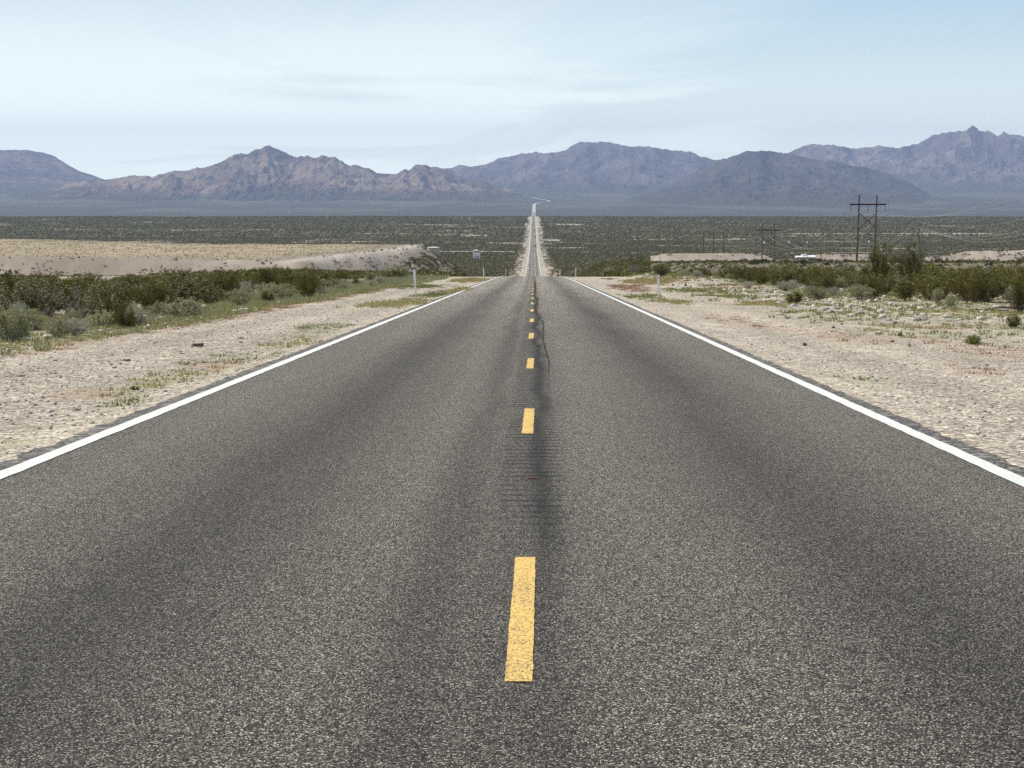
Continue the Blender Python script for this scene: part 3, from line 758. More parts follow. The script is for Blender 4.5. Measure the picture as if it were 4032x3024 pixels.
for a, b in ((-1, _p), (1, _p), (-1, -_p), (1, -_p)): ico_v.append((0, a, b))
for a, b in ((-1, _p), (1, _p), (-1, -_p), (1, -_p)): ico_v.append((b, 0, a))
ico_v = np.array(ico_v) / math.hypot(1, _p)
ico_f = [(0,11,5),(0,5,1),(0,1,7),(0,7,10),(0,10,11),(1,5,9),(5,11,4),(11,10,2),(10,7,6),(7,1,8),(3,9,4),(3,4,2),(3,2,6),(3,6,8),(3,8,9),(4,9,5),(2,4,11),(6,2,10),(8,6,7),(9,8,1)]
def in_view(x, y, m=1.06):
    return (x > -0.2437 * y * m - 1.5) & (x < 0.2237 * y * m + 1.5)
def stones(name, n, x0, x1, y0, y1, smin, smax, mats, label, probs, side_bias=None):
    u = rng.random(n * 3)
    y = y0 * (y1 / y0) ** u; x = x0 + (x1 - x0) * rng.random(n * 3)
    ok = in_view(x, y); x = x[ok][:n]; y = y[ok][:n]; n = len(x)
    sz = smin * (smax / smin) ** (rng.random(n) ** 2.6)
    S = np.stack([sz, sz * (0.6 + 0.5 * rng.random(n)), sz * (0.4 + 0.35 * rng.random(n))], -1)
    P = np.stack([x, y, H(x, y) + sz * 0.12], -1)
    V, F = merge(ico_v, ico_f, P, S, rng.random(n) * 6.28, 0.5)
    mi = np.repeat(rng.choice(len(mats), n, p=probs), 20)
    o = mesh_np(name, V, F, mats, mi)
    tag(o, label, 'stones', kind='stuff'); return o
ST = [M['rockpale'], M['rockgrey'], M['rockbrown']]
stones('loose_stones', 9000, -9.2, -4.25, 15, 150, 0.009, 0.036, ST, 'loose pale and brown stones on the left gravel shoulder', [0.55, 0.32, 0.13])
stones('loose_stones', 12000, 3.95, 16, 14, 170, 0.009, 0.033, ST, 'loose pale stones on the right gravel shoulder', [0.62, 0.29, 0.09])
stones('berm_stones', 3000, 9.5, 26, 60, 240, 0.03, 0.16, ST, 'pale rubble on the low berm in front of the right-hand bushes', [0.78, 0.16, 0.06])
stones('verge_stones', 700, -14, -9, 35, 200, 0.03, 0.16, ST, 'whitish stones among the herbs left of the gravel', [0.8, 0.15, 0.05])

def blade_tuft(nb, spread, h, w, lean, r):
    v = []; f = []
    for i in range(nb):
        a = r.uniform(0, 6.28); rr_ = spread * math.sqrt(r.random()); bx, by = rr_ * math.cos(a), rr_ * math.sin(a)
        d = r.uniform(0, 6.28); hh = h * r.uniform(0.5, 1.15); l = lean * r.uniform(0.2, 1)
        tx, ty = bx + math.cos(a) * l * hh, by + math.sin(a) * l * hh
        ww = w * r.uniform(0.6, 1.3); k = len(v)
        v += [(bx - math.cos(d) * ww, by - math.sin(d) * ww, 0), (bx + math.cos(d) * ww, by + math.sin(d) * ww, 0), (tx, ty, hh)]
        f.append((k, k + 1, k + 2))
    return np.array(v), f
r_ = random.Random(5)
def herbs(name, n, wfun, x0, x1, y0, y1, h, mat, label, nb=11, sc=1.0):
    u = rng.random(n * 12)
    y = (y0 ** 1.2 + (y1 ** 1.2 - y0 ** 1.2) * u) ** (1 / 1.2); x = x0 + (x1 - x0) * rng.random(n * 12)
    ok = in_view(x, y) & (rng.random(len(x)) < wfun(x, y)); x = x[ok][:n]; y = y[ok][:n]
    n = len(x); tv, tf = blade_tuft(nb, 0.09 * sc, h, 0.012 * sc, 0.8, r_)
    s_ = (0.5 + rng.random(n)) * (1 + np.maximum(y - 50, 0) / 120)
    P = np.stack([x, y, H(x, y) - 0.01], -1)
    V, F = merge(tv, tf, P, np.stack([s_, s_, s_ * (0.6 + 0.6 * rng.random(n))], -1), rng.random(n) * 6.28)
    o = mesh_np(name, V, F, mat); tag(o, label, 'herbs', kind='stuff'); return o
zL = lambda x, y: zones(x, y)[0]
herbs('green_herbs', 6500, lambda x, y: zL(x, y) * (0.35 + 0.65 * vnoise(x / 1.2, y / 2.5, 7)), -15, -8, 33, 230, 0.075, M['herb'], 'low green herbs on the verge left of the gravel')
herbs('pale_herbs', 4200, lambda x, y: zL(x, y) * vnoise(x / 1.5 + 9, y / 3, 8), -15, -8.4, 33, 230, 0.12, M['sage'], 'low grey green herbs among the verge left of the gravel')
herbs('dry_herbs', 7500, lambda x, y: np.maximum(zL(x, y) * 0.5, zones(x, y)[3]), -15, 16, 20, 230, 0.07, M['herb_yellow'], 'dry straw coloured herbs in patches beside the road')
herbs('red_herbs', 6500, lambda x, y: zones(x, y)[1] * 0.6, -12, 17, 20, 235, 0.045, M['herb_red'], 'rust red dry herbs in thin streaks on the gravel', 13)
herbs('patchy_herbs', 11000, lambda x, y: zones(x, y)[2] * (x > 4), 4, 30, 22, 235, 0.07, M['herb'], 'low green herbs in patches on the right gravel', 11)
herbs('shoulder_herbs', 1500, lambda x, y: patch_w(x, y, 'g') * (x < 0), -10, -4.2, 18, 200, 0.042, M['herb'], 'small green tufts near the left white line', 11)
herbs('yellow_flowers', 700, lambda x, y: zL(x, y) * ss(0.45, 0.6, vnoise(x / 0.8, y / 1.6, 9)) , -13, -9, 33, 75, 0.12, M['flower'], 'tiny yellow flowers in the verge left of the gravel', 2, 0.5)

# ------------------------------------------------------------------ shrubs
def shrub_mesh(seed, h, w, nst, nleaf, leaf, kind='creosote'):
    r = random.Random(seed); st = MB(); lv = []; lf = []
    tips = []
    for i in range(nst):
        a = r.uniform(0, 6.28); out_ = (r.random() ** 0.6) * w / 2 * r.uniform(0.7, 1.05)
        hh = h * r.uniform(0.55, 1.0) * (1 - 0.30 * (out_ / (w / 2)) ** 2)
        if kind == 'dome': hh = h * math.sqrt(max(0.08, 1 - (out_ / (w / 2)) ** 2)) * r.uniform(0.75, 1.02)
        p0 = Vector((math.cos(a) * 0.05 * w, math.sin(a) * 0.05 * w, -0.04))
        pts = [p0]; n = 5
        for k in range(1, n + 1):
            t = k / n; rad = out_ * (t ** 0.8) + 0.03
            pts.append(Vector((math.cos(a) * rad + r.uniform(-.05, .05) * h, math.sin(a) * rad + r.uniform(-.05, .05) * h, hh * t ** 1.1)))
        rs = [0.011 * h * (1 - 0.8 * k / n) + 0.0015 for k in range(n + 1)]
        st.path(pts, rs, 3)
        for k in range(2, n + 1):
            for q in range(2):
                d = Vector((r.gauss(0, 1), r.gauss(0, 1), r.gauss(0.5, 0.8))).normalized() * h * r.uniform(0.08, 0.2)
                st.tube(pts[k], pts[k] + d, 0.003 * h + 0.001, 0.001, 3, caps=False)
                tips.append((pts[k], pts[k] + d, k / n))
    for _ in range(nleaf):
        a, b, t = r.choice(tips)
        if r.random() > t ** (1.0 if kind == 'creosote' else 0.4): a, b, t = r.choice(tips)
        f = r.random() ** 0.7
        c = a.lerp(b, f) + Vector((r.gauss(0, 1), r.gauss(0, 1), r.gauss(0, 1))) * h * 0.035
        if c.z < 0.02: c.z = r.uniform(0.02, 0.1) * h
        u = Vector((r.gauss(0, 1), r.gauss(0, 1), r.gauss(0, 1))).normalized(); v = u.orthogonal().normalized() * leaf * r.uniform(0.5, 0.9)
        u = u * leaf * r.uniform(0.7, 1.4); k = len(lv)
        lv += [tuple(c - u * 0.5 - v * 0.3), tuple(c + v * 0.5), tuple(c + u * 0.6)]
        lf.append((k, k + 1, k + 2))
    return st, np.array(lv), lf
_cache = {}
def shrub_parts(key, seed, h, w, nst, nleaf, leaf, kind, lm, sm_):
    if key in _cache: return _cache[key]
    st, lv, lf = shrub_mesh(seed, h, w, nst, nleaf, leaf, kind)
    me = bpy.data.meshes.new('stems'); me.from_pydata(st.v, [], st.f); me.materials.append(sm_); me.update()
    fo = mesh_np('foliage', lv, lf, lm, link=False) if len(lf) else None
    _cache[key] = (me, fo); return _cache[key]
SPEC = {}
for i in range(7): SPEC[f'c{i}'] = (20 + i, 1.0, 1.25 + 0.12 * (i % 3), 26 + 2 * i, 4200, 0.052, 'creosote', 'creosote', 'stem')
SPEC['c7'] = (41, 1.0, 0.85, 16, 2600, 0.045, 'creosote', 'creosote', 'stem')
SPEC['c8'] = (42, 1.0, 1.5, 34, 1100, 0.045, 'creosote', 'creosote', 'deadstem')     # sparse, many stems showing
SPEC['d0'] = (51, 1.0, 1.35, 44, 5200, 0.055, 'dome', 'creosote', 'stem')
SPEC['d1'] = (52, 1.0, 1.35, 34, 2600, 0.075, 'dome', 'creosote_bright', 'stem')
for i in range(3): SPEC[f's{i}'] = (60 + i, 1.0, 1.9 + 0.2 * i, 46, 3600, 0.075, 'dome', 'sage', 'deadstem')
for i in range(2): SPEC[f'p{i}'] = (70 + i, 1.0, 1.8, 50, 2600, 0.06, 'dome', 'palesage', 'deadstem')
SPEC['w0'] = (80, 1.0, 1.7, 110, 160, 0.03, 'dome', 'palesage', 'deadstem')
SPEC['y0'] = (81, 1.0, 1.2, 60, 1500, 0.04, 'dome', 'straw', 'deadstem')
shr_rng = random.Random(99)
PROTO = {}
def shrub(sp, x, y, h, wx, name, label, cat, group=None, parts=True):
    key = (sp, name)
    if key not in PROTO:
        a = SPEC[sp]; me, fo = shrub_parts(sp, a[0], a[1], a[2], a[3], a[4], a[5], a[6], M[a[7]], M[a[8]])
        root = empty(name, (0, 0, 0)); obj('stems', me, root)
        if fo: obj('foliage', fo, root)
        PROTO[key] = root; o = root
    else:
        o = copy_tree(PROTO[key])
    o.location = (x, y, gz(x, y) - 0.02); o.rotation_euler = (0, 0, shr_rng.uniform(0, 6.28)); o.scale = (wx, wx, h)
    o['label'] = label; o['category'] = cat
    if 'group' in o: del o['group']
    if group: o['group'] = group
    return o
taken = []
def free(x, y, d):
    for a, b in taken:
        if (a - x) ** 2 + ((b - y)) ** 2 < d * d: return False
    return True
def put(sp, px, py, hpx, wpx, name, label, cat='shrub', group=None):
    x, y, z = hit(px, py); h = hpx / FPX * y
    w = wpx / FPX * y / (SPEC[sp][2])
    shrub(sp, x, y, h, w, name, label, cat, group); taken.append((x, y))
# shrubs one can point at in the photograph: (kind, px, py of the base, height and width in px)
put('d0', 488, 1294, 84, 112, 'creosote_bush', 'dense dark rounded bush at the gravel edge, nearest of the left bushes')
put('c0', 440, 1268, 175, 210, 'creosote_bush', 'big olive bush directly behind the dense dark rounded bush on the left')
put('c8', 150, 1245, 150, 200, 'creosote_bush', 'vase shaped creosote with bare pale stems showing, left edge of the scene')
put('d0', 668, 1238, 70, 62, 'creosote_bush', 'left one of a pair of dark low bushes beside the left gravel')
put('d0', 745, 1232, 66, 84, 'creosote_bush', 'right one of a pair of dark low bushes beside the left gravel')
put('y0', 628, 1222, 48, 50, 'dry_shrub', 'straw yellow dry tuft between grey green shrubs on the left')
put('s0', 630, 1208, 78, 82, 'saltbush', 'grey green rounded saltbush just behind the straw yellow tuft')
put('p0', 575, 1205, 88, 90, 'saltbush', 'pale greyish saltbush left of the rounded grey green saltbush')
put('s1', 30, 1298, 78, 130, 'saltbush', 'grey green saltbush at the lower left edge of the verge')
put('p1', 75, 1272, 86, 120, 'saltbush', 'pale dry saltbush just behind the leftmost grey green one')
put('s2', 290, 1278, 56, 110, 'saltbush', 'low grey green saltbush left of the dense dark rounded bush')
put('s0', 135, 1272, 56, 84, 'saltbush', 'low green grey shrub beneath the bare stemmed creosote')
put('w0', 185, 1262, 66, 100, 'dry_shrub', 'leafless grey twiggy shrub under the bare stemmed creosote')
put('p0', 895, 1148, 52, 52, 'saltbush', 'whitish saltbush in a gap of the left creosote thicket')
put('s1', 960, 1180, 56, 72, 'saltbush', 'grey green shrub in front of the left creosote thicket')
put('c2', 1210, 1178, 120, 150, 'creosote_bush', 'tall wide olive creosote two thirds along the left thicket')
put('d0', 1052, 1192, 44, 60, 'creosote_bush', 'small dark bush in front of the grey shrubs of the left thicket')
put('d0', 1402, 1128, 36, 34, 'saltbush', 'small round dark grey shrub near the end of the left thicket')
put('c4', 1560, 1098, 52, 130, 'creosote_bush', 'last olive creosote at the crest, just left of the white post')
put('s2', 1460, 1112, 40, 70, 'saltbush', 'yellowish green shrub left of the last creosote at the crest')
put('d0', 3130, 1196, 46, 86, 'creosote_bush', 'small dark spiky bush standing alone on the right gravel')
put('d1', 3836, 1358, 38, 86, 'low_shrub', 'small bright green low bush on the right gravel')
put('d0', 3990, 1290, 50, 70, 'low_shrub', 'dark green leafy plant right of the bright green low bush')
put('c6', 4015, 1232, 125, 120, 'creosote_bush', 'big olive bush cut by the right side of the view')
put('s0', 3300, 1140, 54, 96, 'saltbush', 'bright grey green round saltbush in front of the right creosotes')
put('s1', 3550, 1158, 68, 130, 'saltbush', 'broad grey green saltbush below the two tall creosotes')
put('p1', 3650, 1160, 62, 110, 'saltbush', 'dry brownish grey saltbush right of the broad grey green one')
put('w0', 3680, 1138, 50, 90, 'dry_shrub', 'leafless purple grey shrub right of the tall creosotes')
put('s2', 3690, 1192, 58, 70, 'saltbush', 'grey green shrub, left of a pair above the fallen branches')
put('s0', 3742, 1214, 56, 60, 'saltbush', 'greener shrub, right of a pair above the fallen branches')
put('p0', 3985, 1182, 62, 90, 'saltbush', 'pale dry saltbush beside the right side of the view')
put('p1', 3900, 1165, 56, 70, 'saltbush', 'pale grey shrub left of the dry saltbush at the right')
put('s1', 3410, 1172, 26, 60, 'saltbush', 'low green cushion shrub on the rubble at the right')
put('c1', 3478, 1150, 188, 120, 'creosote_bush', 'tallest narrow creosote near the big power poles', group=None)
put('c7', 3560, 1140, 170, 80, 'creosote_bush', 'tall leaning creosote right of the tallest one')
put('c7', 3600, 1140, 186, 70, 'creosote_bush', 'tall thin creosote touching the single crossarm pole')
put('c8', 3830, 1150, 92, 130, 'creosote_bush', 'thin creosote with pale bare stems in the right thicket')
put('c3', 3080, 1128, 92, 150, 'creosote_bush', 'dark dense creosote standing in front of the right thicket')
put('c5', 2600, 1088, 58, 110, 'creosote_bush', 'first olive creosote of the right thicket near the crest')
put('w0', 2500, 1082, 40, 80, 'dry_shrub', 'grey brush heap at the crest right of the road')
put('s0', 2400, 1080, 28, 60, 'saltbush', 'low olive shrub at the crest right of the road')
for q, (px, py, hp, wp, lb) in enumerate([(3170, 1362, 17, 26, 'small dark dead clump nearest to the right white line'), (3282, 1292, 12, 18, 'tiny dark grey clump on the gravel above the red streaks'),
        (3545, 1324, 20, 22, 'small dark tuft beside the white stone on the right'), (3514, 1348, 12, 20, 'tiny green tuft below the white stone on the right'), (3525, 1274, 12, 26, 'tiny green cushion above the white stone on the right'),
        (3885, 1442, 16, 26, 'small grey tuft lowest on the right gravel'), (2700, 1127, 9, 14, 'small dark clump between the red patches, right of the road'), (2650, 1125, 8, 10, 'tiny dark clump left of the small dark clump'),
        (3315, 1278, 9, 18, 'tiny flat grey clump on the right gravel'), (530, 1540, 22, 50, 'dark green sprig beside the left white line')]):
    put('d0' if q != 5 else 'p0', px, py, hp, wp, 'tuft', lb, 'tuft')
NM = 'creosote_bush'
def thicket(n, fx, y0, y1, hmin, hmax, dist, label, group, kinds, seed, name='creosote_bush', cat='shrub'):
    r = random.Random(seed); k = 0; tries = 0
    while k < n and tries < n * 60:
        tries += 1
        y = y0 * (y1 / y0) ** r.random(); lo, hi = fx(y)
        if hi <= lo: continue
        x = r.uniform(lo, hi)
        if not free(x, y, dist): continue
        hh = r.uniform(hmin, hmax); ww = hh * r.uniform(0.85, 1.35)
        shrub(r.choice(kinds), x, y, hh, ww, name, label, cat, group); taken.append((x, y)); k += 1
    return k
CK = ['c0', 'c1', 'c2', 'c3', 'c4', 'c5', 'c6', 'c0', 'c2', 'c8']
lab1, grp1 = 'olive creosote bush in the dense thicket left of the road', 'creosote bushes in the left thicket'
lab2, grp2 = 'olive creosote bush in the long thicket right of the road', 'creosote bushes in the right thicket'
a1 = thicket(140, lambda y: (-0.2437 * y - 1.0, -11.6 if y < 100 else -11.2 - (y - 100) * 0.05), 57, 200, 0.75, 1.4, 1.25, lab1, grp1, CK, 3)
a2 = thicket(100, lambda y: (15.0 if y > 90 else 13.5 + (90 - y) * 0.1 + 3, 0.2237 * y + 1.0), 68, 240, 0.7, 1.5, 1.7, lab2, grp2, CK, 4)
thicket(36, lambda y: (13.2 + 0.008 * y, 0.165 * y), 150, 246, 0.8, 1.35, 1.6, lab2, grp2, CK, 14)
thicket(26, lambda y: (-13.5, -10.0), 45, 150, 0.4, 0.75, 1.1, 'grey green saltbush along the front of the left thicket', 'saltbushes along the left thicket', ['s0', 's1', 's2', 'p0'], 5, 'saltbush')
thicket(14, lambda y: (12.5, 15.8), 90, 200, 0.35, 0.65, 1.5, 'grey green saltbush along the front of the right thicket', 'saltbushes along the right thicket', ['s0', 's1', 's2', 'p0', 'p1'], 6, 'saltbush')

# scrub nobody could count: clumps of small leaf faces
def clump(nl, seed, leaf=0.34):
    r = random.Random(seed); v = []; f = []
    for i in range(nl):
        th = r.uniform(0, 6.28); ph = math.acos(r.uniform(0.0, 1)); rad = r.uniform(0.55, 1.0)
        c = Vector((math.cos(th) * math.sin(ph) * rad * 0.62, math.sin(th) * math.sin(ph) * rad * 0.62, math.cos(ph) * rad * 0.85 + 0.12))
        u = Vector((r.gauss(0, 1), r.gauss(0, 1), r.gauss(0, 1))).normalized(); w = u.orthogonal().normalized()
        k = len(v); v += [tuple(c - u * leaf * 0.6 - w * leaf * 0.4), tuple(c + w * leaf * 0.7), tuple(c + u * leaf * 0.8)]; f.append((k, k + 1, k + 2))
    return np.array(v), f
def scatter_scrub(name, n, y0, y1, wfun, smin, smax, nl, leaf, mat, label, seed, xr=None):
    g_ = np.random.default_rng(seed)
    y = np.sqrt(y0 ** 2 + (y1 ** 2 - y0 ** 2) * g_.random(n)); 
    x = (-0.262 + 0.505 * g_.random(n)) * y if xr is None else xr[0] + (xr[1] - xr[0]) * g_.random(n)
    ok = g_.random(n) < wfun(x, y); x = x[ok]; y = y[ok]; n = len(x)
    V = []; F = []; off = 0
    vid = g_.integers(0, 3, n)
    for q in range(3):
        sel = vid == q; m = sel.sum()
        if not m: continue
        cv, cf = clump(nl, seed + q, leaf)
        sz = smin + (smax - smin) * g_.random(m) ** 1.5
        S = np.stack([sz * 1.1, sz * 1.1, sz * 0.85], -1)
        P = np.stack([x[sel], y[sel], H(x[sel], y[sel]) - 0.03], -1)
        v_, f_ = merge(cv, cf, P, S, g_.random(m) * 6.28)
        V.append(v_); F.append(f_ + off); off += len(v_)
    o = mesh_np(name, np.concatenate(V), np.concatenate(F), mat); tag(o, label, 'scrub', kind='stuff'); return o
def clear(x, y):
    a = np.abs(x)
    c = ground_colour(x, y)[..., 0]
    return (1 - ss(0.27, 0.36, c))
def w_valley(x, y):
    d = poly_dist(x, y, PLAT)
    return clear(x, y) * (np.abs(x) > 11 + ragged(x, y)) * (d > 8 + 28 * ss(55, 80, -x)) * (0.55 + 0.45 * ss(0.4, 0.6, fbm(x / 60, y / 120, 121, 3)))
M['valley'] = leafmat('valley_scrub_leaf', (0.115, 0.104, 0.042), (0.175, 0.155, 0.072), 0.8, 0.1)
M['valleypale'] = leafmat('valley_pale_leaf', (0.19, 0.18, 0.11), (0.27, 0.25, 0.16), 0.9, 0.1)
scatter_scrub('valley_scrub', 85000, 900, 1500, w_valley, 0.5, 1.15, 16, 0.46, M['valley'], 'dark olive scrub covering the near part of the valley', 201)
scatter_scrub('valley_scrub', 85000, 1500, 2600, w_valley, 0.65, 1.4, 10, 0.62, M['valley'], 'dark olive scrub covering the middle of the valley', 202)
scatter_scrub('valley_scrub', 110000, 2600, 4560, w_valley, 0.9, 1.9, 6, 0.9, M['valley'], 'dark grey green scrub covering the far part of the valley', 203)
scatter_scrub('pale_scrub', 22000, 900, 4400, lambda x, y: w_valley(x, y) * (0.4 + 0.6 * (y < 2200)), 0.6, 1.5, 9, 0.5, M['valleypale'], 'pale grey shrubs dotted through the dark valley scrub', 204)
scatter_scrub('verge_scrub', 26000, 900, 3200, lambda x, y: (np.abs(x) > 6.5) * ss(0.45, 0.6, fbm(x / 3, y / 30, 181, 3)), 0.25, 0.7, 8, 0.5, M['valleypale'], 'thin pale scrub on the shoulders of the far road', 217, (-13, 13))
scatter_scrub('roadside_scrub', 26000, 250, 950, lambda x, y: (np.abs(x) > 11 + 0.4 * ragged(x, y)) * (poly_dist(x, y, PLAT) > 6 + 12 * ss(48, 66, -x)) * (x > -60) * (x < 0.053 * y) * 0.95, 0.5, 1.3, 26, 0.3, M['creosote'], 'olive scrub on both sides of the road beyond the crest', 205, (-60, 60))
wb = lambda x, y: (x > 16) * (poly_dist(x, y, PLAT) > 34) * 1.0
scatter_scrub('bench_scrub', 5200, 240, 480, lambda x, y: ((x > 15) & (y < 262)) * 0.85 + ((x < -16) & (y < 300)) * 0.3, 0.5, 1.2, 60, 0.17, M['creosote'], 'olive creosote scrub continuing behind the nearest bushes', 206)
scatter_scrub('bench_scrub', 16000, 250, 560, lambda x, y: (x > 0.0525 * y) * 0.9 * ss(0.3, 0.5, fbm(x / 12, y / 20, 171, 3)), 0.25, 0.62, 26, 0.26, M['creosote'], 'low olive scrub between the right thicket and the pale mounds', 216)
scatter_scrub('sparse_shrubs', 9000, 270, 1200, lambda x, y: (x > 20) * 0.8, 0.4, 1.1, 24, 0.3, M['slopeshrub'], 'sparse dark shrubs on the pale mounds right of the road', 207)
scatter_scrub('slope_shrubs', 330000, 560, 1100, lambda x, y: ((poly_dist(x, y, PLAT) > -3) & (poly_dist(x, y, PLAT) < 200) & (x < -30)) * (0.06 + 0.34 * ss(5, 20, poly_dist(x, y, PLAT))) * ss(0.35, 0.6, fbm(x / 14, y / 22, 151, 3)) * (0.75 + 0.25 * ss(-130, -90, x)), 0.3, 0.95, 14, 0.42, M['slopeshrub'], 'sparse dark shrubs on the slope of the left plateau', 208)
scatter_scrub('plateau_grass', 34000, 740, 1150, lambda x, y: (poly_dist(x, y, PLAT) < -8) * (0.5 + 0.5 * vnoise(x / 10, y / 20, 5)) * 1.0, 0.25, 0.6, 8, 0.5, M['straw'], 'straw coloured grass clumps on top of the left plateau', 209)
scatter_scrub('plateau_shrubs', 5000, 740, 1150, lambda x, y: (poly_dist(x, y, PLAT) < -4) * 0.35, 0.35, 0.8, 12, 0.4, M['herb_yellow'], 'olive yellow shrubs on top of the left plateau', 210)

# ------------------------------------------------------------------ rocks one can point at
def rock(px, py, wpx, mat, label, asp=0.5, group=None):
    x, y, z = hit(px, py); w = wpx / FPX * y
    r = random.Random(int(px * 7 + py)); import bmesh
    bm = bmesh.new(); bmesh.ops.create_icosphere(bm, subdivisions=3, radius=0.5)
    off = Vector((r.uniform(0, 50), r.uniform(0, 50), r.uniform(0, 50)))
    from mathutils import noise as mn
    for v in bm.verts:
        n = mn.fractal(v.co * 2.2 + off, 1.0, 2.0, 3); v.co *= 1 + 0.55 * n
        v.co.x = math.copysign(abs(v.co.x) ** 0.85, v.co.x)
        if v.co.z > 0.3 + 0.1 * n: v.co.z = 0.3 + 0.1 * n
        v.co.z = v.co.z * asp * 1.5
    me = bpy.data.meshes.new('rock'); bm.to_mesh(me); bm.free(); me.materials.append(mat)
    o = obj('rock', me); o.location = (x, y, gz(x, y) + w * asp * 0.18); o.scale = (w, w * 0.8, w); o.rotation_euler = (r.uniform(-.1, .1), r.uniform(-.1, .1), r.uniform(-.4, .4))
    tag(o, label, 'rock', group); return o
for a in [(777, 1366, 40, M['rockbrown'], 'largest flat brown rock on the left gravel shoulder'), (497, 1424, 26, M['rockbrown'], 'brown wedge shaped rock lower on the left gravel shoulder'),
          (804, 1430, 17, M['rockbrown'], 'small pointed brown rock near the left white line'), (452, 1450, 18, M['rockgrey'], 'grey rock left of the small pointed brown rock'), (947, 1351, 16, M['rockbrown'], 'small dark rock near the left white line, right of the largest one'),
          (85, 1484, 22, M['rockgrey'], 'grey rock at the left side of the gravel shoulder'), (172, 1292, 22, M['rockpale'], 'white stone among the herbs at the far left'), (606, 1235, 12, M['rockpale'], 'white stone left of the pair of dark bushes'),
          (1467, 1204, 9, M['rockbrown'], 'tiny dark rock left of the white post'), (948, 1335, 22, M['rockgrey'], 'grey rock above the largest brown rock'), (185, 1312, 18, M['rockpale'], 'pinkish white stone below the white stone at the far left'), (1060, 1300, 9, M['rockbrown'], 'tiny brown rock on the left gravel far from the line'),
          (3317, 1149, 18, M['rockpale'], 'flat white stone below the bright saltbush'), (3330, 1176, 18, M['rockpale'], 'angular white stone in the herbs right of the lone spiky bush'), (3461, 1316, 34, M['rockpale'], 'largest white boulder half sunk in the right gravel'),
          (3458, 1178, 18, M['rockpale'], 'white stone on the rubble strip at the right'), (3803, 1150, 20, M['rockpale'], 'biggest stone of the heap above the fallen branches'), (3782, 1155, 14, M['rockpale'], 'round stone at the left of the heap above the branches'),
          (3815, 1166, 16, M['rockpale'], 'flat white stone in the middle of the stone heap'), (3840, 1160, 12, M['rockgrey'], 'grey stone in the stone heap at the right'), (2957, 1097, 16, M['rockpale'], 'white slab leaning on the berm behind the lone bush'), (3018, 1114, 9, M['rockbrown'], 'dark brown stone on the berm'),
          (2572, 1076, 12, M['rockpale'], 'upright white stone on the berm by the white post'), (3590, 1242, 16, M['rockpale'], 'white stone in the green patch at the right'), (3850, 1365, 9, M['rockbrown'], 'small brown stone just below the bright green low bush'), (3130, 1108, 12, M['rockpale'], 'pale stone in front of the dark creosote at the right'),
          (3925, 1212, 26, M['rockpale'], 'pale block beside the fallen branches'), (3680, 1205, 14, M['rockpale'], 'pale stone at the foot of the shrub pair')]:
    rock(*a)

# fallen branches at the right
def branches(px, py, name, label, n, L, seed):
    x, y, z = hit(px, py); root = MB(); r = random.Random(seed)
    for i in range(n):
        a = math.pi + r.uniform(-0.35, 0.35) if i < 2 else r.uniform(2.2, 4.2)
        l = L * (1.0 if i < 1 else r.uniform(0.3, 0.7)); p = Vector((r.uniform(-.1, .3) * (i > 0) , r.uniform(-.3, .3) * (i > 0), 0.03)); pts = [p]; 
        for k in range(7):
            a += r.uniform(-0.22, 0.22); p = p + Vector((math.cos(a), math.sin(a), r.uniform(-0.05, 0.07) if i else r.uniform(-0.03, 0.035))) * l / 7; p.z = max(p.z, 0.02); pts.append(p.copy())
            if r.random() < 0.6:
                q = p + Vector((math.cos(a + 0.8), math.sin(a + 0.8), r.uniform(0, 0.6))) * l * 0.14
                root.tube(p, q, 0.012, 0.004, 5)
        root.path(pts, [0.028 * (1 - 0.1 * k) for k in range(8)], 6)
    o = root.build(name, M['deadbr']); o.location = (x, y, gz(x, y)); tag(o, label, 'branch'); return o
M['deadbr'] = simple('dead_branch_bark', (0.10, 0.08, 0.065), 0.9, 0.3, 12)
branches(3950, 1226, 'fallen_branch', 'long thin dark fallen branch lying on the right gravel', 3, 1.9, 1)
branches(4010, 1216, 'brush_pile', 'tangled pile of dead grey branches at the right', 16, 1.2, 2)

# ------------------------------------------------------------------ marker posts and signs
def marker(px, py, hpx, label, lean=0.0, cap=False, wob=0.09):
    x, y, z = hit(px, py); h = hpx / FPX * y; s_ = h / 1.1
    r = empty('marker_post', (x, y, gz(x, y))); r.rotation_euler = (0, lean, 0)
    b = MB(); prof = []
    n = 9
    for k in range(n + 1):                      # curved flexible blade
        zz = h * k / n - (0.08 if k == 0 else 0); w = (0.042 + 0.014 * ss(0.4, 0.9, k / n)) * s_
        prof.append((w, zz))
    vs = []; fs = []
    for w, zz in prof:
        for t in (-1, -0.5, 0, 0.5, 1): vs.append((w * t, -0.018 * (1 - t * t), zz))
        for t in (1, 0.5, 0, -0.5, -1): vs.append((w * t, 0.006 - 0.018 * (1 - t * t), zz))
    for k in range(n):
        for i in range(10): fs.append((k * 10 + i, k * 10 + (i + 1) % 10, (k + 1) * 10 + (i + 1) % 10, (k + 1) * 10 + i))
    fs += [tuple(range(9, -1, -1)), tuple(n * 10 + i for i in range(10))]
    b.add(vs, fs); b.build('post', M['white'], r)
    c = MB()
    if cap:
        c.box((0, 0.0, h + 0.012), (0.105, 0.03, 0.035)); c.build('cap', M['dark'], r, 0.004)
        c = MB(); c.tube((-0.03, 0, h + 0.02), (-0.085, 0.01, h + 0.10), 0.012, 0.006, 6); c.build('bracket', M['rust'], r)
    else:
        c.box((0, -0.024, h * 0.88), (0.07, 0.006, 0.10)); c.build('reflector', M['refl'], r)
    tag(r, label, 'marker post', 'roadside marker posts'); return r
M['refl'] = simple('reflector_sheet', (0.55, 0.56, 0.60), 0.3, 0.05)
